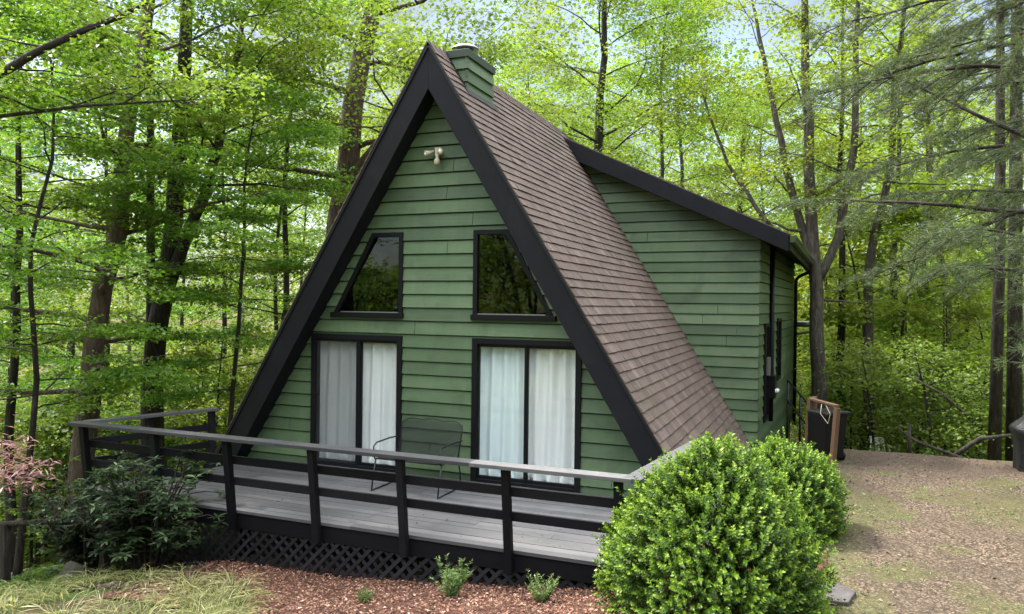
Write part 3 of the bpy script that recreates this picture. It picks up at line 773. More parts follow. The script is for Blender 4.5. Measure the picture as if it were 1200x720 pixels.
bw.hexa([(.5, bq[0][1] - .06, 3.2), (bq[0][0], bq[0][1] - .06, -.8), (bq[0][0], bq[0][1], -.8), (.5, bq[0][1], 3.2)], [(.5, bq[0][1] - .06, zt(.5) - .2), (bq[0][0], bq[0][1] - .06, zt(EX) - .25), (bq[0][0], bq[0][1], zt(EX) - .25), (.5, bq[0][1], zt(.5) - .2)])
bw.build('back_wall', M['siding'], cabin)

# curtains -------------------------------------------------------------
def curtain(x0, x1, label, m, seed, puddle=.0):
    rg = random.Random(seed); mb = MB(); nx, nz = 90, 40; ph = rg.uniform(0, 6)
    V = []
    for j in range(nz + 1):
        z = .03 + (DH - .15) * j / nz; f = j / nz
        for i in range(nx + 1):
            u = i / nx
            amp = .034 + .014 * math.sin(3 * u + ph) + .02 * math.exp(-f * 14)
            y = .15 + amp * math.sin(u * 2 * math.pi * (4.3 + .3 * math.sin(ph)) + ph + .5 * math.sin(f * 3 + u * 4)) + .006 * math.sin(u * 19 + f * 2)
            if f < .12: y += .03 * (.12 - f) / .12 * math.sin(u * 23 + f * 60 + ph)
            V.append((x0 + (x1 - x0) * u, y, z))
    mb.v = V
    for j in range(nz):
        for i in range(nx):
            a = j * (nx + 1) + i; mb.f.append([a, a + 1, a + nx + 2, a + nx + 1]); mb.t.append(.5)
    o = mb.build('curtain', m, None, smooth=True, org=((x0 + x1) / 2, .15, 0))
    s_ = o.modifiers.new('solid', 'SOLIDIFY'); s_.thickness = .002
    return tag(o, label, 'curtain', 'curtains behind the sliding doors')
curtain(RA - .06, 1.44, 'pale aqua pleated curtain in the left half of the right sliding door', M['curtain_b'], 1)
curtain(1.40, RB - .04, 'white pleated curtain in the right half of the right sliding door', M['curtain'], 2)
curtain(-1.52, -RA - .02, 'bright white curtain in the right half of the left sliding door', M['curtain'], 3)
curtain(-RB - .08, -1.40, 'greyed curtain behind the insect screen of the left sliding door', M['curtain'], 4)

# twin security light under the gable -----------------------------------
sl = thing('security_light', (0, -.03, 4.9), 'small beige twin headed security light on the green gable wall', 'security light')
b = MB(); b.box(-.05, .05, -.07, -.015, 4.88, 4.98); b.box(-.03, .03, -.1, -.07, 4.84, 4.93); b.build('mount', M['beige'], sl, bevel=.01)
b = MB(); b.box(.0, .05, -.13, -.09, 4.74, 4.86); b.lathe((.02, -.12, 4.7), [(.02, 0), (.04, .02), (.045, .07), (.02, .1)], 12); b.build('sensor', M['beige'], sl, bevel=.008)
for dx, dz in ((-.15, .0), (.1, .02)):
    b = MB(); p0 = Vector((dx * .35, -.08, 4.92)); p1 = Vector((dx, -.16, 4.87 + dz)); b.tube([p0, p0.lerp(p1, .5), p1], [.018, .03, .055], 12); hh = b.build('lamp_head', M['beige'], sl, smooth=True)
    b = MB(); dd = (p1 - p0).normalized(); b.tube([p1 + dd * .001, p1 + dd * .018], [.034, .02], 12); b.build('lens', M['white_lens'], hh)

# ------------------------------------------------------------------ deck
deck = thing('deck', (0, -1.4, -.3), 'low weathered grey board deck with black rim boards and lattice skirt along the cabin front', 'deck')
DY = -2.675
xl = lambda y: -4.08 + (y - DY) * .36
mb = MB(); rg = random.Random(4); y = DY - .02
while y < .0 - .03:
    y2 = min(y + .138, -.03)
    cuts = [None] + sorted(rg.sample([-2.4, -1.1, .3, 1.6, 2.6], 2)) + [None]
    for a, b in zip(cuts[:-1], cuts[1:]):
        mb.tone = min(1, max(0, rg.gauss(.5, .2))); dz = rg.uniform(-.002, .002)
        x0 = [xl(y), xl(y2)] if a is None else [a + .002] * 2
        x1 = [3.72 + .07 * (y - DY), 3.72 + .07 * (y2 - DY)] if b is None else [b - .002] * 2
        mb.hexa([(x0[0], y, -.036), (x1[0], y, -.036), (x1[1], y2 - .006, -.036), (x0[1], y2 - .006, -.036)], [(x0[0], y, dz), (x1[0], y, dz), (x1[1], y2 - .006, dz), (x0[1], y2 - .006, dz)])
    y = y2
mb.build('deck_floor', M['deck'], deck)
mb = MB(); mb.box(-4.08, 3.70, DY - .0, DY + .04, -.235, -.038); mb.build('rim_board', M['rail'], deck, bevel=.004)
mb = MB(); mb.beam((-4.07, DY + .05, -.13), (-3.5, -1.05, -.13), .04, .19); mb.build('rim_board', M['rail'], deck)
mb = MB(); mb.beam((3.69, DY + .05, -.13), (3.84, -.42, -.13), .04, .19); mb.build('rim_board', M['rail'], deck)
for xx in (-3.9, -1.6, .7, 2.9):
    for yy in (-2.3, -.6):
        mb = MB(); mb.box(xx - .05, xx + .05, yy - .05, yy + .05, -1.6, -.04); mb.build('support_post', M['rail'], deck)
mb = MB()    # joist skirt far under the deck keeps the underside dark
for yy in (-2.2, -1.5, -.8): mb.box(-3.4, 3.6, yy, yy + .04, -.22, -.04)
mb.build('joist', M['rail'], deck)
def lattice(x0, x1, y, z0, z1, sp, wd):
    mb = MB(); hgt = z1 - z0
    for sgn, yy in ((1, y), (-1, y + .009)):
        k = x0 - hgt
        while k < x1 + hgt:
            # centre line x = k + sgn*(z - z0), clipped to the panel
            xa, xb = (k, k + hgt) if sgn > 0 else (k + hgt, k)
            za, zb = z0, z1
            lo, hi = min(xa, xb), max(xa, xb)
            t0, t1 = 0., 1.
            dx = xb - xa
            for lim, side_ in ((x0, 1), (x1, -1)):
                t = (lim - xa) / dx
                if (dx > 0) == (side_ > 0): t0 = max(t0, t)
                else: t1 = min(t1, t)
            if t1 - t0 > .03:
                mb.tone = random.random()
                hw = wd / 2 * 1.414
                A = (xa + dx * t0, z0 + hgt * t0); B = (xa + dx * t1, z0 + hgt * t1)
                mb.hexa([(A[0] - hw, yy, A[1]), (A[0] + hw, yy, A[1]), (A[0] + hw, yy + .008, A[1]), (A[0] - hw, yy + .008, A[1])],
                        [(B[0] - hw, yy, B[1]), (B[0] + hw, yy, B[1]), (B[0] + hw, yy + .008, B[1]), (B[0] - hw, yy + .008, B[1])])
            k += sp
    return mb
lattice(-4.05, -1.19, DY + .008, -1.25, -.19,   .15, .042).build('lattice_panel', M['lattice'], deck)
lattice(-1.18, 1.22, DY + .008, -.85, -.19,   .15, .042).build('lattice_panel', M['lattice'], deck)
lattice(1.23, 3.68, DY + .008, -.75, -.19,   .15, .042).build('lattice_panel', M['lattice'], deck)

# railing ----------------------------------------------------------------
rail = thing('deck_railing', (0, DY, 0), 'black timber deck railing with outward leaning posts and a weathered flat cap', 'railing')
LEAN = .13
def post(x, y, ox, oy, zb=-.24, zt_=.9, wd=.085):
    mb = MB(); b = Vector((x, y, zb)); k = zt_ / (zt_ - zb)
    t = Vector((x + ox, y + oy, zt_)); z0_ = Vector((x, y, .0))
    mb.tone = random.random()
    h = wd / 2
    lo = [(x - h, y - h, zb), (x + h, y - h, zb), (x + h, y + h, zb), (x - h, y + h, zb)]
    hi = [(t.x - h, t.y - h, zt_), (t.x + h, t.y - h, zt_), (t.x + h, t.y + h, zt_), (t.x - h, t.y + h, zt_)]
    mb.hexa(lo, hi); mb.build('post', M['rail'], rail, bevel=.006)
py = DY - .045
for x in (-3.93, -2.63, -1.42, -.14, 1.06, 2.34, 3.55): post(x, py, 0, -LEAN)
post(-3.43, -1.0, -.02, 0, -.1, .9); post(-3.72, -1.9, -.05, 0, -.24, .9)
post(3.86, -1.15, .10, 0, -.24, .9)
def rail_bar(p, q, w, h, name, m, up=(0, 0, 1)):
    mb = MB(); mb.tone = random.random(); mb.beam(p, q, w, h, up); mb.build(name, m, rail, bevel=.004)
yr = lambda z: py - LEAN * (z + .24) / 1.14 + .062
for z in (.645, .375):
    for a, b in ((-4.0, -1.42), (-1.419, 1.06), (1.061, 3.6)):
        rail_bar((a, yr(z), z), (b, yr(z), z), .036, .10, 'rail', M['rail'])
    rail_bar((-4.0, yr(z) + .05, z), (-3.47, -1.0, z), .036, .10, 'rail', M['rail'])
    rail_bar((3.64, yr(z) + .05, z), (3.86, -.5, z), .036, .10, 'rail', M['rail'])
yc = py - LEAN - .0
for a, b in ((-4.12, -.60), (-.598, 1.95), (1.952, 3.70)):
    rail_bar((a, yc, .925), (b, yc, .925), .19, .042, 'cap_rail', M['cap'])
rail_bar((-4.03, yc + .1, .9245), (-3.41, -.93, .9245), .15, .042, 'cap_rail', M['cap'])
rail_bar((3.70, yc - .08, .9245), (4.0, -.45, .9245), .19, .043, 'cap_rail', M['cap'])

# metal mesh bench ---------------------------------------------------------
bx, by = .13, -.80
bench = thing('metal_bench', (bx, by, 0), 'black wire mesh garden bench with scrolled arms on the deck between the sliding doors', 'bench')
def rod(nm, pts, r=.012, par=None): b = MB(); b.tube(pts, r, 8); return b.build(nm, M['metal_dark'], par or bench, smooth=True)
xw = .5
def meshpanel(nm, f, nu, nv, wd=.0045):
    mb = MB()
    for i in range(nu + 1):
        u = i / nu
        for v0, v1 in ((0, .5), (.5, 1)):
            mb.beam(f(u, v0), f(u, v1), wd, wd, (0, -1, .3))
    for j in range(nv + 1):
        v = j / nv
        for u0, u1 in ((0, .25), (.25, .5), (.5, .75), (.75, 1)): mb.beam(f(u0, v), f(u1, v), wd, wd, (0, -1, .3))
    return mb.build(nm, M['metal_dark'], bench)
fb = lambda u, v: Vector((bx - xw + 2 * xw * u, by + .28 + .14 * v, .44 + .44 * v + .025 * v * math.sin(math.pi * u)))
bk = meshpanel('backrest', fb, 62, 28)
rod('back_frame', [fb(0, 0), fb(0, .9), fb(.06, 1.02)] + [fb(u, 1.02) + Vector((0, 0, .02 * abs(math.sin(3 * math.pi * u)))) for u in np.linspace(.1, .9, 14)] + [fb(.94, 1.02), fb(1, .9), fb(1, 0)], .009, bk)
fs = lambda u, v: Vector((bx - xw + 2 * xw * u, by - .28 + .56 * v, .43 + .01 * math.cos(v * 3)))
st = meshpanel('seat', fs, 62, 34)
rod('seat_frame', [fs(0, 0), fs(1, 0), fs(1, 1), fs(0, 1), fs(0, 0)], .01, st)
for sg in (-1, 1):
    x = bx + sg * (xw + .02)
    rod('armrest', [(x, by + .36, .66), (x, by + .1, .67), (x, by - .25, .66), (x, by - .32, .62), (x, by - .33, .5), (x, by - .29, .44), (x, by - .2, .43), (x, by - .1, .46)], .011)
    for yy in (-.33, .3):
        rod('leg', [(x, by + yy * .8, .43), (x, by + yy * 1.02, .2), (x, by + yy * 1.1, .012)], .011)
    rod('runner', [(x, by - .38, .012), (x, by + .35, .012)], .01)

# dead leaves blown onto the deck
rgd = np.random.default_rng(77); n = 260
x = rgd.uniform(-3.6, 3.6, n); y = -.2 - 2.4 * rgd.beta(1, 1, n); a = rgd.uniform(0, 6.28, n); L = rgd.uniform(.015, .05, n)
tag(link('leaf_litter', leaf_mesh('leaf_litter', np.stack([x, y, np.full(n, .008)], 1), np.stack([np.cos(a), np.sin(a), rgd.normal(.05, .1, n)], 1), rgd.normal(0, .2, (n, 3)) + [0, 0, 1.], L, L * .5, rgd.beta(1.3, 1.6, n)), M['litter']), 'a few small dead leaves blown onto the grey deck boards', 'leaf litter', kind='stuff')
# ------------------------------------------------------------------ plants near the cabin
def boxwood(name, c, rad, n_shoot, seed, label, leaf=.034):
    """dense shrub: short leafy shoots over a lumpy dome, paler at the tips"""
    rg = np.random.default_rng(seed); gz = float(ground_z(c[0], c[1]))
    t = thing(name, (c[0], c[1], gz), label, 'shrub', 'round clipped boxwood shrubs'); ORIGIN[t.name] = Vector((0, 0, 0))
    n = n_shoot; u = rg.uniform(-.62, 1, n); a = rg.uniform(0, 2 * np.pi, n)
    d = np.stack([np.sqrt(1 - u * u) * np.cos(a), np.sqrt(1 - u * u) * np.sin(a), u], 1)
    lump = sum(np.sin(d @ rg.normal(0, f, 3) + rg.uniform(0, 6)) * s for f, s in ((2.2, .07), (5, .06), (8, .065), (13, .05)))
    depth = rg.random(n) ** 2.0 * .42
    r = (1 + lump) * (1 - depth); r = np.where(rg.random(n) < .025, r * rg.uniform(1.05, 1.13, n), r)
    B = np.array(c) + d * r[:, None] * np.array(rad) * np.stack([1 - .36 * np.maximum(d[:, 2], 0) ** 1.2] * 2 + [np.ones(n)], 1)
    B[:, 0] += .16 * np.maximum(B[:, 2] - c[2], 0)
    ax = d * .8 + np.array([-.05, 0, .55]) + rg.normal(0, .28, (n, 3)); ax /= np.linalg.norm(ax, axis=1)[:, None]
    per = 14; sl = rg.uniform(.07, .15, n)
    k = np.tile(np.arange(per), n); P = np.repeat(B, per, 0); A = np.repeat(ax, per, 0); f = (k // 2) / (per / 2 - 1)
    P = P + A * (f * np.repeat(sl, per))[:, None]
    ph = np.repeat(rg.uniform(0, 6.28, n), per) + (k // 2) * 1.57 + (k % 2) * np.pi
    ref = np.cross(A, np.array([.3, .5, .81])); ref /= np.linalg.norm(ref, axis=1)[:, None]; ref2 = np.cross(A, ref)
    rad_ = ref * np.cos(ph)[:, None] + ref2 * np.sin(ph)[:, None]
    D = rad_ + A * (.35 + .9 * f)[:, None]; N = A - rad_ * .4
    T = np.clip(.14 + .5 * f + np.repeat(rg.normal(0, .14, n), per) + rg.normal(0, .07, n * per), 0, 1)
    L = leaf * rg.uniform(.75, 1.25, n * per)
    keep = P[:, 2] > gz + .03
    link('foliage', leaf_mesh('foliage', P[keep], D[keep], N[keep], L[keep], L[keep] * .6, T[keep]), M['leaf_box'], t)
    mb = MB()
    for i in range(26):
        q = d[i] * np.array(rad) * .72; mb.tube([(c[0] + q[0] * .1, c[1] + q[1] * .1, gz - .05), (c[0] + q[0] * .4, c[1] + q[1] * .4, gz + .3 + .2 * abs(d[i][2])), tuple(np.array(c) + q)], [.022, .014, .006], 5)
    mb.build('stem', M['bark'], t)
    ORIGIN[t.name] = Vector((c[0], c[1], gz))
    return t
def rebase(t):
    """meshes were built in world space: move the root to the base without moving anything"""
    loc = t.location.copy()
    for ch in t.children: 
        if ch.type == 'MESH': ch.data.transform(Matrix.Translation(-loc))

rebase(boxwood('boxwood_shrub', (4.46, -3.12, .34), (.90, .9, 1.03), 7600, 1, 'large round bright green boxwood shrub in front of the right deck corner'))
rebase(boxwood('boxwood_shrub', (4.9, .1, .14), (.76, .8, .68), 3800, 2, 'smaller boxwood shrub behind the large one, beside the gravel driveway'))

def whorl_shrub(name, stems, m, label, seed, leaf=.11, w=.3, nleaf=11, tips=7, cat='shrub', spread=.28, tone=.5):
    rg = np.random.default_rng(seed); p0 = np.mean([s[0] for s in stems], 0)
    t = thing(name, tuple(p0), label, cat); ORIGIN[t.name] = Vector((0, 0, 0))
    mb = MB(); Ps, Ds, Ns, Ls, Ts = [], [], [], [], []
    for s in stems:
        s = [np.array(q, float) for q in s]; mb.tube(s, [.018 - .011 * i / (len(s) - 1) for i in range(len(s))], 6, cap=False)
        for j in range(tips):
            f = .35 + .65 * (j + 1) / tips; q = poly_at(s, f); e = q + rg.normal(0, spread, 3) * np.array([1, 1, .6]) + np.array([0, 0, .05])
            mb.tube([q, (q + e) / 2 + np.array([0, 0, .03]), e], [.007, .006, .004], 4, cap=False)
            for wh in range(2):
                cpt = e + rg.normal(0, .05, 3) * wh - np.array([0, 0, .07]) * wh; a = rg.uniform(0, 6.28) + np.arange(nleaf) * 2.4; up = rg.uniform(-.25, .5, nleaf)
                D = np.stack([np.cos(a), np.sin(a), up], 1)
                Ps.append(np.repeat(cpt[None], nleaf, 0)); Ds.append(D); Ns.append(np.stack([-np.cos(a) * up, -np.sin(a) * up, np.ones(nleaf)], 1)); Ls.append(leaf * rg.uniform(.65, 1.2, nleaf)); Ts.append(np.clip(rg.normal(tone, .2, nleaf), 0, 1))
    L = np.concatenate(Ls)
    mb.build('stem', M['bark'], t, smooth=True)
    link('foliage', leaf_mesh('foliage', np.concatenate(Ps), np.concatenate(Ds), np.concatenate(Ns), L, L * w, np.concatenate(Ts), .12), m, t)
    ORIGIN[t.name] = Vector(p0); rebase(t); return t
def bunch(x, y, n, h, spread, seed, lean=(0, 0)):
    rg = np.random.default_rng(seed); z = float(ground_z(x, y)); out = []
    for i in range(n):
        a = rg.uniform(0, 6.28); k = rg.uniform(.3, 1); hh = h * rg.uniform(.55, 1.05)
        b = np.array([x + .12 * math.cos(a), y + .12 * math.sin(a), z - .03])
        e = np.array([x + spread * k * math.cos(a) + lean[0], y + spread * k * math.sin(a) + lean[1], z + hh])
        m = (b * .45 + e * .55); m[2] = z + hh * .62; m[:2] = b[:2] * .6 + e[:2] * .4; out.append([b, m, e])
    return out
whorl_shrub('rhododendron', bunch(-2.2, -3.3, 30, 1.4, .82, 5), M['leaf_rhodo'], 'dark glossy leaved rhododendron in front of the left end of the deck', 6, .12, .32, 10, 8, spread=.17)
whorl_shrub('rhododendron', bunch(-3.3, -3.3, 26, 1.2, .7, 8), M['leaf_rhodo'], 'shaded mid green shrub at the lower left, just left of the rhododendron', 9, .09, .45, 9, 8, spread=.17)
whorl_shrub('rhododendron', bunch(-4.6, -2.2, 14, 1.5, .7, 18), M['leaf_dark'], 'taller thin shrub beyond the left corner post of the deck', 19, .1, .45, 9, 8, spread=.22)

# small perennials in the mulch
for i, (x, y, sz, lab) in enumerate(((1.92, -3.3, .26, 'largest of the feathery green perennials in the mulch bed, below the fourth railing post'),
                                      (2.92, -3.3, .2, 'upright feathery perennial in the mulch bed, nearest the boxwood'),
                                      (1.25, -3.78, .12, 'tiny low green seedling tuft in the mulch bed, leftmost of the small plants'))):
    z = float(ground_z(x, y)); rgp = np.random.default_rng(50 + i); n = int(1500 * sz / .25)
    t = thing('perennial', (x, y, z), lab, 'plant', 'small plants in the mulch bed')
    ns = 46; mb = MB(); Ps, Ds = [], []
    for s in range(ns):
        a = rgp.uniform(0, 6.28); r = sz * .95 * math.sqrt(rgp.random()); h = sz * rgp.uniform(.8, 1.5)
        b = np.array([.04 * math.cos(a), .04 * math.sin(a), 0]); e = np.array([r * math.cos(a), r * math.sin(a), h])
        mb.tube([Vector(b) + t.location, Vector((b + e) / 2 + [0, 0, h * .15]) + t.location, Vector(e) + t.location], [.003, .0025, .0015], 4)
        k = max(6, n // ns); f = rgp.uniform(.15, 1, k); Ps.append(b + (e - b) * f[:, None] + np.array([0, 0, 1]) * (h * .3 * f * (1 - f))[:, None]); aa = rgp.uniform(0, 6.28, k)
        Ds.append(np.stack([np.cos(aa), np.sin(aa), rgp.uniform(.2, 1.3, k)], 1))
    P, D = np.concatenate(Ps), np.concatenate(Ds); L = sz * .16 * rgp.uniform(.6, 1.3, len(P))
    mb.build('stem', M['leaf_dark'], t)
    link('foliage', leaf_mesh('foliage', P, D, rgp.normal(0, .5, (len(P), 3)) + [0, 0, 1.], L, L * .28, np.clip(rgp.normal(.55, .2, len(P)), 0, 1)), M['tuft'], t)

# ------------------------------------------------------------------ other objects
def stone(name, c, s, seed, label, m, cat):
    rg = random.Random(seed); import bmesh
    bm = bmesh.new(); bmesh.ops.create_icosphere(bm, subdivisions=3, radius=1)
    ph = [rg.uniform(0, 6) for _ in range(6)]
    for v in bm.verts:
        p = v.co; k = 1 + .16 * math.sin(2.3 * p.x + ph[0]) + .13 * math.sin(3.1 * p.y + ph[1]) + .1 * math.sin(4 * p.z + ph[2]) + .06 * math.sin(7 * p.x + 5 * p.y + ph[3])
        p = p * k; v.co = (p.x * s[0], p.y * s[1], max(-.35, p.z) * s[2])
    me = bpy.data.meshes.new(name); bm.to_mesh(me); bm.free(); me.polygons.foreach_set('use_smooth', [True] * len(me.polygons))
    at = me.attributes.new('tone', 'FLOAT', 'FACE')
    o = link(name, me, m); o.location = c; return tag(o, label, cat)
def rock_mat():
    m = mat('mossy_rock', rough=.9, spec=.2); k = NT(m); v = k.coords(); n = k.noise(v, 6, 9, .7); b = k.noise(v, 1.8, 4, .6)
    c = k.ramp(n, [(.3, (.02, .018, .014)), (.6, (.06, .056, .044)), (.8, (.12, .11, .09))]); c = k.mix(k.ramp(b, [(.45, 0.), (.6, .8)]), c, (.06, .085, .025)); k.color(c); k.bump(n, .8, .04); return m
M['rock'] = rock_mat()
stone('rock', (-2.75, -3.85, float(ground_z(-2.75, -3.85)) - .02), (.24, .2, .26), 3, 'mossy grey rock on the bank at the lower left, under the low timber rail', M['rock'], 'rock')
# flat paving slab by the driveway
sb = MB(); z = float(ground_z(5.5, -2.1)) + .02
pts = [(5.22, -2.42), (5.66, -2.36), (5.74, -2.02), (5.6, -1.88), (5.3, -1.9), (5.18, -2.1)]
sb.prism(pts, lambda p: (p[0], p[1], z - .04), lambda p: (p[0], p[1], z + .035))
def slab_mat():
    m = mat('slate', rough=.75, spec=.3); k = NT(m); n = k.noise(k.coords(), 8, 8, .7); k.color(k.ramp(n, [(.3, (.035, .03, .03)), (.6, (.065, .057, .055)), (.85, (.11, .1, .095))])); k.bump(n, .5, .02); return m
M['slate'] = slab_mat()
tag(sb.build('paving_slab', M['slate'], None, bevel=.01, org=(5.46, -2.14, z)), 'flat dark slate slab lying between the large boxwood and the gravel', 'paving slab')

# low timber rail on the bank, lower left
z0 = float(ground_z(-4, -3.8))
fn = thing('low_rail_fence', (-4.0, -3.8, z0), 'low dark round timber rail on short posts at the lower left edge of the bank', 'fence')
b = MB(); b.tube([(-4.3, -3.93, -.22), (-3.6, -3.63, -.17), (-2.75, -3.28, -.16)], [.034, .036, .03], 9); b.build('rail', M['bark'], fn, smooth=True)
for x, y in ((-4.05, -3.82), (-2.9, -3.34)):
    g = float(ground_z(x, y)); b = MB(); b.box(x - .045, x + .045, y - .045, y + .045, g - .3, -.2); b.build('post', M['bark'], fn)

# bin enclosure and wheelie bin beside the extension
g = float(ground_z(5.4, 4.6))
be = thing('bin_enclosure', (5.35, 4.7, g), 'open reddish brown timber bin frame leaning slightly beside the extension', 'bin enclosure')
FL, FR, BL = Vector((5.13, 5.05, g)), Vector((5.58, 4.4, g)), Vector((5.2, 5.8, g))
up = Vector((.07, .0, 1.0))
for i, (p_, hh) in enumerate(((FL, 1.12), (FR, 1.06), (BL, 1.06))):
    b = MB(); b.tone = .3 + .15 * i; b.beam(p_ - Vector((0, 0, .1)), p_ + up * hh, .085, .085, (.5, -.6, 0)); b.build('post', M['brown_wood'], be, bevel=.006)
for a, c, hh in ((FL, FR, 1.1), (FL, BL, 1.08), (FR, FR + Vector((.02, .03, 0)), .0)):
    if hh: b = MB(); b.tone = .6; b.beam(a + up * hh + Vector((0, 0, .02)), c + up * (hh - .03) + Vector((0, 0, .02)), .09, .04); b.build('top_rail', M['brown_wood'], be, bevel=.004)
b = MB(); b.tone = .2; b.beam(FL + up * .12, FR + up * .1, .03, .1); b.build('bottom_rail', M['brown_wood'], be)
b = MB()
for k in range(7):
    p_ = FL.lerp(BL, (k + .5) / 7); b.tone = random.random(); b.beam(p_ + up * .05, p_ + up * 1.04, .055, .018, (1, .3, 0))
b.build('slat_side', M['brown_wood'], be)
b = MB(); q0, q1 = FL + up * .97, FR + up * .85
b.tube([q0.lerp(q1, .5) + Vector((-.02, -.03, .16)), q0.lerp(q1, .52) + Vector((-.05, -.05, .0)), q0.lerp(q1, .7) + Vector((0, -.05, -.14)), q0.lerp(q1, .78) + Vector((0, -.04, .05)), q0.lerp(q1, .62) + Vector((0, -.03, .17))], .006, 7); b.build('rope', M['beige'], be, smooth=True)
bn = thing('wheelie_bin', (5.56, 5.0, g), 'black wheelie bin standing inside the brown timber frame', 'bin')
def rect(cx, cy, hx, hy, z, a=-.8):
    return [Vector((cx + hx * sx * math.cos(a) - hy * sy * math.sin(a), cy + hx * sx * math.sin(a) + hy * sy * math.cos(a), z)) for sx, sy in ((-1, -1), (1, -1), (1, 1), (-1, 1))]
b = MB(); b.hexa(rect(5.48, 5.0, .2, .22, g + .06), rect(5.5, 5.0, .24, .26, g + .88)); b.build('body', M['plastic_black'], bn, bevel=.02)
b = MB(); b.hexa(rect(5.52, 5.01, .27, .29, g + .88), rect(5.53, 5.01, .25, .27, g + .93)); b.build('lid', M['plastic_black'], bn, bevel=.015)
for sy in (-1, 1):
    w = MB(); c = Vector((5.57, 4.96, g + .1)) + Vector((.16, .16, 0)) * sy; w.tube([c - Vector((.02, .02, 0)), c + Vector((.02, .02, 0))], .1, 14); w.build('wheel', M['plastic_black'], bn)

# stair railing beside the extension's back corner
g2 = float(ground_z(5.0, 8.5))
srl = thing('stair_railing', (4.9, 8.5, g2), 'thin black metal stair railing by the back of the extension wall', 'railing')
for hgt in (.05, .55):
    b = MB(); b.tube([(4.62, 9.6, hgt + .28), (5.25, 7.6, hgt - .18)], .025, 8); b.build('rail', M['metal_dark'], srl, smooth=True)
for f in (0, .5, 1):
    x, y = 4.62 + .63 * f, 9.6 - 2 * f; b = MB(); b.tube([(x, y, float(ground_z(x, y)) - .2), (x, y, .85 - .46 * f)], .025, 8); b.build('post', M['metal_dark'], srl, smooth=True)

# covered grill at the right edge
gx_, gy_ = 8.98, 5.5; g = float(ground_z(gx_, gy_))
gr_ = thing('covered_grill', (gx_, gy_, g), 'barbecue grill under a loose black cover at the right edge of the driveway', 'grill')
b = MB(); prof = [(.0, .41, .34), (.25, .40, .33), (.55, .42, .34), (.66, .47, .36), (.74, .5, .36), (.80, .44, .31), (.90, .33, .26), (.97, .26, .2), (1.0, .1, .08)]
nn = 56; rgq = random.Random(3); fph = [rgq.uniform(0, 6) for _ in range(4)]
for (zz, hx, hy) in prof:
    for k in range(nn):
        t = 2 * math.pi * k / nn; cs, sn = math.cos(t), math.sin(t); e_ = .45
        px_ = hx * math.copysign(abs(cs) ** e_, cs); py_ = hy * math.copysign(abs(sn) ** e_, sn)
        fold = 1 + (.05 * math.sin(9 * t + fph[0]) + .035 * math.sin(17 * t + fph[1] + zz * 2)) * max(0, 1 - zz * .8)
        b.v.append((gx_ + px_ * fold, gy_ + py_ * fold, g + zz * 1.02 + .015 * math.sin(5 * t + fph[2]) * (zz < .05) + .012 * math.sin(3 * t + fph[3])))
for i in range(len(prof) - 1):
    for k in range(nn): b.f.append([i * nn + k, i * nn + (k + 1) % nn, (i + 1) * nn + (k + 1) % nn, (i + 1) * nn + k]); b.t.append(.5)
b.f.append([(len(prof) - 1) * nn + k for k in range(nn)]); b.t.append(.5)
cv = b.build('cover', M['cover'], gr_, smooth=True); s_ = cv.modifiers.new('sub', 'SUBSURF'); s_.levels = 1; s_.render_levels = 1
for sx in (-1, 1):
    b = MB(); b.box(gx_ + sx * .3 - .02, gx_ + sx * .3 + .02, gy_ - .2, gy_ - .16, g, g + .5); b.build('leg', M['metal_dark'], gr_)

# pale lawn chair at the far end of the gravel
chx, chy = 6.75, 10.2; g = float(ground_z(chx, chy)) - .12
lc = thing('lawn_chair', (chx, chy, g), 'pale plastic lawn chair tipped back at the far edge of the gravel', 'chair')
b = MB(); b.hexa([(chx - .22, chy - .05, g + .28), (chx + .12, chy - .05, g + .28), (chx + .12, chy, g + .28), (chx - .22, chy, g + .28)], [(chx - .26, chy + .2, g + .72), (chx + .05, chy + .2, g + .7), (chx + .05, chy + .24, g + .7), (chx - .26, chy + .24, g + .72)]); b.build('backrest', M['white_plastic'], lc, bevel=.01)
b = MB(); b.hexa([(chx - .22, chy - .45, g + .3), (chx + .12, chy - .45, g + .3), (chx + .12, chy - .04, g + .24), (chx - .22, chy - .04, g + .24)], [(chx - .22, chy - .45, g + .33), (chx + .12, chy - .45, g + .33), (chx + .12, chy - .04, g + .27), (chx - .22, chy - .04, g + .27)]); b.build('seat', M['white_plastic'], lc, bevel=.01)
for sx, sy in ((-.2, -.42), (.1, -.42), (-.2, .0), (.1, .0)):
    b = MB(); b.beam((chx + sx, chy + sy, g - .02), (chx + sx * .9, chy + sy * .95, g + .3), .035, .035); b.build('leg', M['white_plastic'], lc)
b = MB(); b.tube([(chx - .24, chy + .1, g + .5), (chx - .26, chy - .25, g + .5), (chx - .24, chy - .4, g + .3)], .018, 8); b.build('armrest', M['white_plastic'], lc, smooth=True)
b = MB(); b.tube([(chx + .14, chy + .1, g + .5), (chx + .16, chy - .25, g + .5), (chx + .14, chy - .4, g + .3)], .018, 8); b.build('armrest', M['white_plastic'], lc, smooth=True)

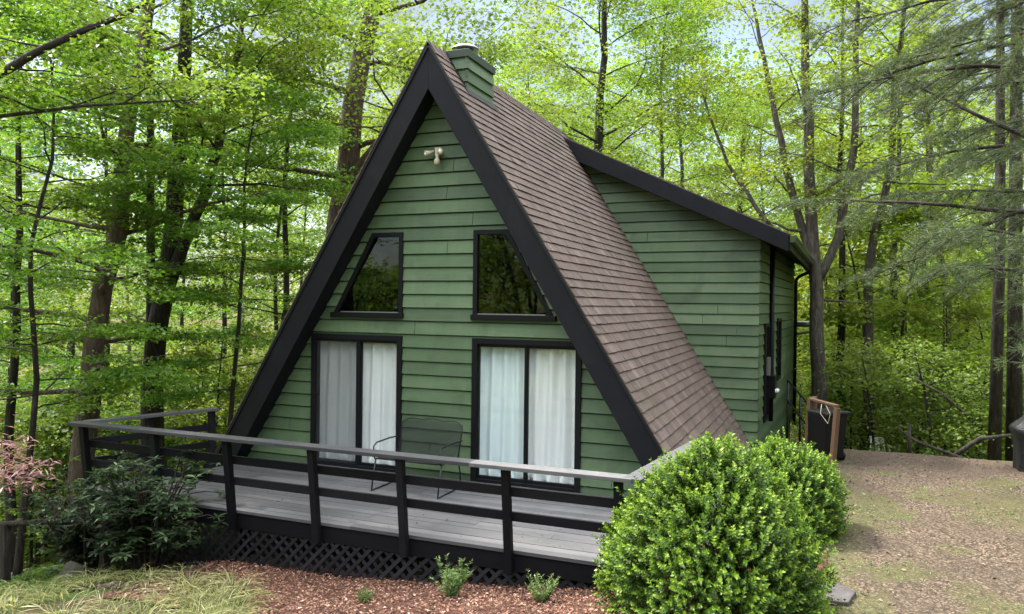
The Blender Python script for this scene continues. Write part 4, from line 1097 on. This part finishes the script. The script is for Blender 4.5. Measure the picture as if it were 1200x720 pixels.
def log(name, pts, r, m, label):
    b = MB(); n = len(pts); b.tube(pts, [r * (1 - .5 * i / (n - 1)) for i in range(n)], 10); return tag(b.build(name, m, None, smooth=True, org=pts[0]), label, 'fallen branch')
log('fallen_branch', [(7.7, 7.1, -.42), (8.3, 7.3, .05), (9.0, 7.6, .15)], .055, M['bark'], 'thick dark fallen branch rising to the right beyond the gravel, near the grill')
log('fallen_branch', [(8.0, 6.8, -.3), (7.2, 7.4, -.1), (6.9, 7.6, .1)], .04, M['bark'], 'dark fallen branch leaning up to the left at the far edge of the gravel')
log('fallen_branch', [(8.6, 9.3, .05), (7.9, 9.1, .72), (7.15, 8.9, 1.15)], .035, M['bark_grey'], 'pale bare branch leaning diagonally among saplings beyond the gravel')
log('wooden_stake', [(7.05, 7.0, -.5), (7.04, 7.0, .3)], .05, M['bark'], 'short dark upright stake at the far edge of the gravel')['category'] = 'stake'

# ------------------------------------------------------------------ trees
def at(x, y, dz=-.15): return (x, y, float(ground_z(x, y)) + dz)
def st(pts): return [np.array(p, float) for p in pts]
# brown trunk at the left, in front of the woods
make_tree('maple_tree', at(-6.46, -1.0), [(st([(0, 0, 0), (.12, .1, 2.2), (.3, .3, 5), (.75, .6, 9), (.9, 1.0, 13)]), .21, .04)], M['leaf_maple'], M['bark_brown'],
          'brown trunked maple left of the deck with layered leafy boughs', seed=3, n_limb=30, t0=.22, length=3.6, elev=(-2, 40), per=34, rad=.19, zr=.035, size=.078, sub=7)
# dark twin trunk
make_tree('maple_tree', at(-6.9, 1.0), [(st([(.15, 0, 0), (.1, 0, 4), (.3, .1, 6.3), (.5, .2, 9), (.6, .3, 14)]), .235, .05), (st([(.25, .05, 5.0), (.75, .1, 6.2), (1.35, .2, 7.6), (2.0, .3, 10.5)]), .13, .03), (st([(-.3, .25, 0), (-.42, .3, 4), (-.5, .35, 8), (-.7, .4, 13)]), .115, .03)],
          M['leaf_maple'], M['bark'], 'black twin trunked maple just left of the cabin, forking above the eave', seed=8, n_limb=39, t0=.3, length=3.4, elev=(0, 45), per=30, rad=.2, zr=.04, size=.08, sub=6)
# big oak behind the left slope
make_tree('oak_tree', at(-5.85, 5.9), [(st([(-.2, 0, 0), (-.15, 0, 5), (.0, .1, 8.5), (.55, .2, 12), (.9, .3, 18)]), .40, .08), (st([(.0, .05, 7.7), (.9, -.1, 8.6), (1.7, -.2, 9.2), (2.9, -.2, 10.2)]), .16, .03)],
          M['leaf_oak'], M['bark_brown'], 'thick trunked oak rising behind the left roof slope with a limb toward the chimney', seed=12, n_limb=30, t0=.4, length=4.4, elev=(0, 50), per=30, rad=.3, zr=.12, size=.1, sub=6)
# multi stemmed tree at the back corner of the extension
make_tree('tulip_tree', at(5.3, 11.6), [(st([(.05, 0, 0), (.0, .1, 3.2), (-.1, .2, 5.4), (-.35, .4, 8), (-.55, .6, 15)]), .21, .05), (st([(-.1, .2, 5.2), (-.55, .3, 6.6), (-1.1, .4, 9), (-1.9, .6, 13)]), .12, .03), (st([(-.1, .2, 4.8), (.45, .3, 6.0), (.8, .4, 8.5), (.9, .6, 14)]), .13, .03), (st([(-.1, .2, 5.0), (-1.2, .2, 6.3), (-2.4, .3, 8.1), (-3.3, .3, 10.6)]), .075, .02)],
          M['leaf_spring'], M['bark_grey'], 'grey multi stemmed tree by the downspout at the back corner of the extension', seed=17, n_limb=34, t0=.25, length=2.9, elev=(10, 60), per=19, rad=.25, zr=.12, size=.09, sub=5)

def std_tree(name, loc, Ht, r, leafm, bark, label, group, seed, lean=(0, 0), **kw):
    rg = np.random.default_rng(seed + 500); p = [(0, 0, 0)]
    for k in range(1, 6): p.append((lean[0] * k / 5 + rg.normal(0, .1), lean[1] * k / 5 + rg.normal(0, .1), Ht * k / 5))
    return make_tree(name, loc, [(st(p), r, r * .15)], leafm, bark, label, 'tree', group, seed, **kw)
TL, TM, TR = 'trees in the woods left of the cabin', 'trees rising behind the cabin roof', 'trees in the woods beyond the driveway'
LL, LM, LR = 'tall slender leafy tree deep in the woods left of the cabin', 'tall leafy tree rising beyond the cabin roof', 'tall leafy tree in the woods beyond the gravel driveway'
A = std_tree('deciduous_tree', at(-6.8, 4.3), 13, .1, M['leaf_maple'], M['bark'], 'thin dark tree close behind the left eave of the cabin', None, 31, (.6, .2), n_limb=24, t0=.3, length=2.6, elev=(0, 50), per=17, rad=.22, zr=.05, size=.095, sub=6)
B = std_tree('deciduous_tree', at(-2.0, 14.9), 17, .26, M['leaf_oak'], M['bark'], 'dark forked tree rising behind the ridge just right of the chimney', None, 35, (.5, 0), n_limb=30, t0=.33, length=4.4, elev=(5, 55), per=32, rad=.34, zr=.13, size=.1, sub=6)
Cc = std_tree('deciduous_tree', at(.1, 13.6 + 2), 15, .11, M['leaf_spring'], M['bark_grey'], 'thin pale tree rising behind the middle of the shed roof', None, 39, (.2, 0), n_limb=24, t0=.38, length=3.0, elev=(10, 55), per=24, rad=.3, zr=.11, size=.098, sub=5)
Dd = std_tree('deciduous_tree', at(5.95, 13.9), 14, .13, M['leaf_spring'], M['bark'], 'dark straight trunk just right of the multi stemmed tree', None, 43, (.0, 0), n_limb=22, t0=.42, length=2.7, elev=(-5, 50), per=7, rad=.26, zr=.08, size=.11, sub=6)
Ee = std_tree('deciduous_tree', at(6.5, 13.0), 14, .17, M['leaf_spring'], M['bark_grey'], 'trunk leaning slightly right beyond the bin frame', None, 47, (.9, 0), n_limb=20, t0=.5, length=3.0, elev=(-5, 50), per=7, rad=.28, zr=.09, size=.11, sub=6)
for src_, lab, x, y, rz, sc in ((Dd, 'dark thin trunk beyond the middle of the gravel, between saplings', 7.5, 16.7, 1.7, 1.05), (A, 'slim dark tree at the far left edge of the photograph', -8.4, -.7, 2.2, .95), (Ee, 'trunk well behind the leaning stake beyond the gravel', 9.2, 17.9, 2.9, 1.0)):
    c = copy_tree(src_, at(x, y), rz, sc); c['label'] = lab
def place(src_, lst, lab, grp):
    for px_, (x, y, rz, sc) in enumerate(lst):
        c = copy_tree(src_, at(x, y), rz, sc); c['label'] = lab; c['group'] = grp
place(A, [(-18.0, 6.14, 3.91, 1.05), (-13.76, 5.72, 4.99, 1.09), (-12.72, 9.39, 4.65, 1.09), (-15.11, 1.92, 0.18, 1.00), (-18.38, 12.47, 5.92, 1.14), (-14.0, 14.28, 5.66, 1.03), (-20.91, 10.35, 2.95, 1.06), (-25.1, 9.7, 3.41, 1.13), (-8.94, 6.62, 0.08, 0.86)], LL, TL)
place(Ee, [(-25.4, 12.82, 1.76, 1.08), (-31.58, 13.52, 4.81, 1.04), (-28.18, 19.25, 5.01, 1.04), (-22.34, 21.65, 3.88, 1.08)], LL, TL)
place(B, [(-13.21, 18.92, 0.01, 0.97), (-10.65, 24.31, 1.32, 0.86), (1.46, 27.13, 6.17, 0.92), (-10.19, 33.15, 1.82, 1.04)], LM, TM)
place(Cc, [(-8.18, 14.51, 3.39, 1.04), (-5.7, 17.69, 1.29, 1.09), (0.41, 19.13, 4.34, 1.09), (2.27, 31.79, 5.61, 1.17), (-4.55, 24.66, 2.27, 1.14)], LM, TM)
place(Dd, [(8.66, 19.28, 0.92, 0.93), (12.16, 21.81, 1.89, 1.03), (7.09, 29.45, 0.02, 1.25)], LR, TR)
place(Ee, [(8.67, 26.86, 2.12, 0.98), (13.54, 36.43, 5.14, 1.21), (5.18, 35.15, 1.98, 1.21)], LR, TR)
# pines at the right: one out of frame whose boughs reach in, two trunks by the grill
def pine(name, loc, Ht, r, label, seed, z0, z1, n, length, grp=None, bias=None):
    rg = np.random.default_rng(seed); t = thing(name, loc, label, 'tree', grp); ORIGIN[t.name] = Vector((0, 0, 0))
    mb = MB(); mb.tube([(0, 0, 0), (.05, 0, Ht * .3), (.0, .1, Ht * .65), (.1, .1, Ht)], [r * 1.15, r * .9, r * .6, r * .1], 12); Ps, As, cl = [], [], []
    for i in range(n):
        z = z0 + (z1 - z0) * (i + rg.random()) / n; az = rg.uniform(0, 6.28) if bias is None or rg.random() > bias[1] else bias[0] + rg.normal(0, .5)
        L = length * (1 - .4 * (z - z0) / (Ht - z0)) * rg.uniform(.7, 1.15); p = np.array([0, 0, z]); pts = [p.copy()]; e = rg.uniform(-.05, .25)
        for s in range(8):
            az += rg.normal(0, .08); p = p + np.array([math.cos(az) * math.cos(e), math.sin(az) * math.cos(e), math.sin(e)]) * L / 8; e += rg.normal(-.035, .07); pts.append(p.copy())
        mb.tube(pts, [.04 * (L / 4) * (1 - .8 * s / 8) for s in range(9)], 6, cap=False)
        for j in range(22):
            f = .25 + .75 * (j + rg.random()) / 22; q = poly_at(pts, f); a2 = az + (1 if j % 2 else -1) * rg.uniform(.35, 1.1); l2 = (1.15 - .75 * f) * rg.uniform(.5, 1.1) * L * .3; e2 = rg.normal(-.05, .2)
            sp = [q + np.array([math.cos(a2), math.sin(a2), math.sin(e2 - .15 * s)]) * l2 * s / 3 for s in range(4)]
            mb.tube(sp, [.008, .007, .005, .003], 4, cap=False)
            for s in range(7):
                f2 = (s + rg.random()) / 7 * .8 + .2; tq = poly_at(sp, f2); ta = a2 + rg.normal(0, .6); tl = .16
                for m_ in range(3): Ps.append(tq + np.array([math.cos(ta), math.sin(ta), rg.normal(.1, .2)]) * tl * m_ / 3); As.append((math.cos(ta), math.sin(ta), rg.normal(.05, .25)))
    Ps, As = np.array(Ps), np.array(As); per = 11; P = np.repeat(Ps, per, 0); A = np.repeat(As, per, 0); k = len(P)
    D = A * .75 + rg.normal(0, .5, (k, 3)); Ln = rg.uniform(.07, .13, k); T = np.clip(np.repeat(rg.normal(.5, .18, len(Ps)), per) + rg.normal(0, .1, k), 0, 1)
    mb.build('trunk', M['bark'], t, smooth=True)
    link('crown', leaf_mesh('crown', P, D, rg.normal(0, 1, (k, 3)), Ln, .007, T, .1, .5), M['needle'], t)
    ORIGIN[t.name] = Vector(loc); return t
pine('pine_tree', at(9.5, 2.6), 15, .26, 'white pine whose soft grey green boughs reach in from the right edge above the driveway', 61, 3.0, 10.5, 28, 4.5, None, (3.0, .75))
p2 = pine('pine_tree', at(8.8, 8.6), 17, .115, 'left one of two rough pine trunks standing behind the covered grill', 62, 5.6, 14, 13, 2.4)
c = copy_tree(p2, at(9.3, 9.3), 2.1, 1.25); c['label'] = 'right and thicker one of two rough pine trunks standing behind the covered grill' 
# tree whose bare lower limbs hang in at the top left, its trunk just outside the frame
make_tree('oak_tree', at(-5.0, -4.9), [(st([(0, 0, 0), (.05, .1, 3), (.1, .1, 6), (.2, 0, 11)]), .2, .05), (st([(.05, .1, 5.2), (1.0, .5, 6.4), (1.8, .9, 6.95), (2.7, 1.3, 7.4), (3.4, 1.7, 7.9)]), .075, .012), (st([(.08, .1, 5.6), (.9, .6, 6.1), (2.0, 1.3, 6.35), (3.2, 2.0, 6.5)]), .032, .006), (st([(.08, .1, 6.4), (1.1, .7, 7.5), (2.0, 1.3, 8.3)]), .05, .01)],
          M['leaf_oak'], M['bark'], 'tree at the left edge whose bare lower limbs reach in at the top left corner', seed=71, n_limb=26, t0=.42, length=1.5, elev=(5, 45), per=10, rad=.16, zr=.06, size=.07, sub=5)
# red leaved ornamental maple at the left edge
make_tree('red_leaf_maple', at(-2.95, -5.2), [(st([(0, 0, 0), (.05, 0, .7), (.15, .1, 1.4), (.3, .2, 2.2)]), .03, .01), (st([(.03, 0, .9), (.35, .1, 1.5), (.75, .25, 1.78)]), .018, .006)],
          M['leaf_red'], M['bark'], 'pinkish red leaved ornamental maple at the left edge of the photograph', seed=73, wide=.18, n_limb=10, t0=.62, length=.55, elev=(-5, 15), per=4, rad=.08, zr=.03, size=.085, sub=4, bias=(.3, .6))

for k_, (x_, y_, sd_, lab_) in enumerate(((-5.63, -2.61, 101, 'slender young maple with broad leaf sprays standing before the brown trunk at the left'), (-5.14, 1.16, 103, 'young maple whose sprays nearly touch the left eave'))):
    std_tree('maple_tree', at(x_, y_), 8.5, .055, M['leaf_maple'], M['bark'], lab_, None, sd_, (.5, .2), n_limb=24, t0=.3, length=2.3, elev=(-8, 35), per=32, rad=.18, zr=.03, size=.075, sub=6)

# ------------------------------------------------------------------ understory
def sapling(name, loc, Ht, leafm, label, grp, seed, **kw):
    rg = np.random.default_rng(seed); ss = []
    for k in range(3):
        a = rg.uniform(0, 6.28); l = Ht * rg.uniform(.7, 1); ss.append((st([(.05 * math.cos(a), .05 * math.sin(a), 0), (.25 * math.cos(a), .25 * math.sin(a), l * .4), (.5 * math.cos(a), .5 * math.sin(a), l * .75), (.8 * math.cos(a), .8 * math.sin(a), l)]), .035, .008))
    return make_tree(name, loc, ss, leafm, M['bark'], label, 'sapling', grp, seed, **kw)
SL, SR = 'saplings and young maples left of the cabin', 'saplings beyond the gravel driveway'
LSL, LSR = 'leafy young sapling among the trunks left of the cabin', 'leafy young sapling in the undergrowth beyond the gravel driveway'

s1 = sapling('sapling', at(-7.27, 2.99), 5.2, M['leaf_spring'], LSL, SL, 81, n_limb=27, t0=.12, length=1.5, elev=(0, 40), per=17, rad=.24, zr=.07, size=.095, sub=5)
s2 = sapling('sapling', at(-9.07, 0.08), 3.2, M['leaf_maple'], LSL, SL, 82, n_limb=24, t0=.1, length=1.3, elev=(0, 35), per=17, rad=.22, zr=.06, size=.09, sub=5)
s3 = sapling('sapling', at(7.87, 9.76), 3.6, M['leaf_oak'], LSR, SR, 83, n_limb=20, t0=.1, length=1.25, elev=(5, 50), per=8, rad=.22, zr=.11, size=.09, sub=5)
s4 = sapling('sapling', at(7.78, 16.76), 5.5, M['leaf_spring'], LSR, SR, 84, n_limb=27, t0=.15, length=1.6, elev=(0, 45), per=10, rad=.24, zr=.08, size=.11, sub=5)
place(s1, [(-11.34, 3.47, 4.43, 0.93), (-13.75, 7.89, 6.12, 0.92), (-10.07, 8.32, 4.71, 1.07), (-16.51, 4.59, 0.11, 1.06), (-21.03, 9.22, 2.30, 1.02), (-19.75, 5.42, 0.06, 0.93), (-20.95, 12.49, 1.14, 1.09), (-18.17, 15.8, 1.23, 1.06), (-18.97, 20.88, 5.84, 1.09), (-26.8, 21.98, 2.16, 0.98), (-34.75, 20.87, 3.30, 1.06), (-34.02, 16.84, 0.68, 1.05), (-27.61, 8.67, 5.01, 1.07), (-12.59, 14.86, 0.23, 1.09)], LSL, SL)
place(s2, [(-8.96, 1.75, 0.57, 0.98), (-10.52, 5.43, 3.84, 1.09), (-8.32, 5.26, 2.13, 1.09), (-12.24, 0.94, 3.42, 0.98), (-15.13, 5.16, 1.99, 0.95), (-16.7, 9.92, 0.49, 0.95), (-12.2, 11.77, 4.33, 1.10), (-16.22, 12.28, 1.01, 0.93), (-24.83, 10.9, 6.20, 1.02), (-26.7, 15.53, 2.55, 0.96), (-35.62, 14.02, 3.73, 1.07), (-25.34, 25.83, 2.86, 1.00), (-9.7, 0.91, 0.35, 1.08)], LSL, SL)
place(s3, [(6.66, 10.35, 0.21, 1.01), (8.79, 10.68, 5.27, 0.94), (7.65, 12.92, 4.59, 1.09), (10.1, 13.39, 3.96, 1.06), (6.19, 13.4, 0.67, 1.00), (9.29, 17.38, 0.94, 1.07), (7.66, 19.95, 1.85, 1.00), (11.04, 21.34, 6.28, 1.07), (5.68, 18.05, 6.13, 1.00), (10.38, 11.34, 3.07, 1.05), (9.32, 23.88, 3.01, 0.97), (6.86, 23.95, 2.54, 0.95), (14.01, 29.06, 2.37, 1.10), (4.74, 24.16, 6.03, 1.03)], LSR, SR)
place(s4, [(8.58, 13.84, 3.14, 0.98), (6.49, 18.39, 0.56, 0.97), (10.44, 16.77, 4.91, 1.08), (9.78, 29.48, 2.27, 1.06), (7.98, 31.98, 4.87, 1.05), (11.97, 31.46, 4.17, 1.06), (5.59, 28.83, 2.28, 1.05), (15.21, 37.12, 1.76, 1.01), (13.44, 23.41, 4.83, 1.04), (3.82, 30.27, 1.85, 1.09), (9.86, 40.33, 4.08, 1.02), (6.65, 42.25, 0.07, 1.02), (7.01, 14.28, 1.57, 1.56), (10.05, 20.94, 2.91, 1.60), (6.16, 21.5, 4.07, 1.60), (9.12, 24.88, 2.18, 1.55), (12.68, 26.35, 4.63, 1.60), (14.09, 42.07, 2.20, 1.61), (7.7, 38.35, 5.46, 1.57), (4.2, 39.08, 6.13, 1.64)], LSR, SR)
for k, (px_, py_, rz) in enumerate(((-5.0, -17.5, .4), (-8, -18.5, 2), (-12.2, -18, 4), (-6.5, -21, 3), (-14, -19.5, 3), (-10.2, -21, 2), (-16, -18, 1), (-13.2, -16.6, 5), (-14.9, -18.6, 2))):
    c = copy_tree(A if k == 3 else s3, at(px_, py_), rz, 1.0 if k == 3 else 2.5); c['label'] = 'tall tree on the slope behind the viewer, seen mirrored in the upper windows'; c['group'] = 'trees mirrored in the windows'; c['category'] = 'tree'
# far woods: one mass of leaves and stems
def far_woods():
    rg = np.random.default_rng(91); n = 11000
    a = rg.uniform(-.95, 1.75, n); d = rg.uniform(46, 82, n)          # angle from the y axis, clockwise negative x
    a = -a + .55
    x = 5 + d * np.sin(a - .1); y = -10 + d * np.cos(a - .1); g = ground_z(x, y)
    top = 13 - np.minimum(g, 0) + 12 * vnoise(x, y, .11, 5) + 5 * vnoise(x, y, .3, 6)
    z = g + top * rg.random(n) ** 1.35
    Cn = np.stack([x, y, z], 1); per = 34
    P, D, N, L, T = clump_leaves(rg, Cn, per, .95, .45, .34, 1.0, .15)
    o = link('far_woods', leaf_mesh('far_woods', P, D, N, L, L * .7, T), M['leaf_spring'])
    tag(o, 'mass of spring green foliage far off between the trunks', 'woods', kind='stuff')
far_woods()

# ------------------------------------------------------------------ sky, sun, camera
w = bpy.data.worlds.new('World'); scene.world = w; w.use_nodes = True
nt = w.node_tree; bg = nt.nodes['Background']
sky = nt.nodes.new('ShaderNodeTexSky'); sky.sky_type = 'NISHITA'; sky.sun_disc = False
SUN = Vector((-.60, .06, .88)).normalized()
sky.sun_elevation = math.asin(SUN.z); sky.sun_rotation = math.atan2(SUN.x, SUN.y)
sky.air_density = 1.0; sky.dust_density = 2.0
tc = nt.nodes.new('ShaderNodeTexCoord'); nz = nt.nodes.new('ShaderNodeTexNoise'); nz.inputs['Scale'].default_value = 3.2; nz.inputs['Detail'].default_value = 7; nz.inputs['Roughness'].default_value = .6
nt.links.new(tc.outputs['Generated'], nz.inputs['Vector'])
rp = nt.nodes.new('ShaderNodeValToRGB'); rp.color_ramp.elements[0].position = .34; rp.color_ramp.elements[1].position = .62
nt.links.new(nz.outputs['Fac'], rp.inputs['Fac'])
mx = nt.nodes.new('ShaderNodeMix'); mx.data_type = 'RGBA'
# bright thin cloud, brightest overhead as a hazy sky is
sx = nt.nodes.new('ShaderNodeSeparateXYZ'); nt.links.new(tc.outputs['Generated'], sx.inputs[0])
zr = nt.nodes.new('ShaderNodeValToRGB'); zr.color_ramp.elements[0].position = .38; zr.color_ramp.elements[0].color = (.042, .046, .051, 1); zr.color_ramp.elements[1].position = .85; zr.color_ramp.elements[1].color = (.96, .98, 1, 1)
nt.links.new(sx.outputs['Z'], zr.inputs['Fac'])
vm = nt.nodes.new('ShaderNodeVectorMath'); vm.operation = 'SCALE'; vm.inputs['Scale'].default_value = 30
nt.links.new(zr.outputs['Color'], vm.inputs[0])
nt.links.new(rp.outputs['Color'], mx.inputs['Factor']); nt.links.new(sky.outputs['Color'], mx.inputs['A']); nt.links.new(vm.outputs['Vector'], mx.inputs['B'])
nt.links.new(mx.outputs['Result'], bg.inputs['Color']); bg.inputs['Strength'].default_value = .15
sd = bpy.data.lights.new('sun', 'SUN'); sd.energy = 4.4; sd.angle = R(4); sd.color = (1, .95, .86)
so = bpy.data.objects.new('sun', sd); COL.objects.link(so); so.rotation_euler = SUN.to_track_quat('Z', 'Y').to_euler()
so.location = (0, 0, 30)

cd = bpy.data.cameras.new('camera'); co = bpy.data.objects.new('camera', cd); COL.objects.link(co)
cd.sensor_width = 36; cd.lens = 886.4 / 1200 * 36; cd.clip_end = 1000; cd.clip_start = .05
yaw, pitch, roll = .3907, -.0045, .0117
fw = Vector((-math.sin(yaw) * math.cos(pitch), math.cos(yaw) * math.cos(pitch), math.sin(pitch)))
r_ = Vector((math.cos(yaw), math.sin(yaw), 0)); u_ = r_.cross(fw)
rr = r_ * math.cos(roll) + u_ * math.sin(roll); uu = -r_ * math.sin(roll) + u_ * math.cos(roll)
co.matrix_world = Matrix(((rr.x, uu.x, -fw.x, 5.4075), (rr.y, uu.y, -fw.y, -10.1767), (rr.z, uu.z, -fw.z, 2.637), (0, 0, 0, 1)))
scene.camera = co
vs = scene.view_settings; vs.view_transform = 'Standard'; vs.look = 'None'; vs.gamma = 1; vs.exposure = 1.45
scene.render.engine = 'CYCLES'
cy = scene.cycles; cy.max_bounces = 7; cy.diffuse_bounces = 4; cy.glossy_bounces = 3; cy.transmission_bounces = 4; cy.transparent_max_bounces = 8
cy.use_denoising = True; cy.use_adaptive_sampling = True; cy.adaptive_threshold = .02; cy.sample_clamp_indirect = 6
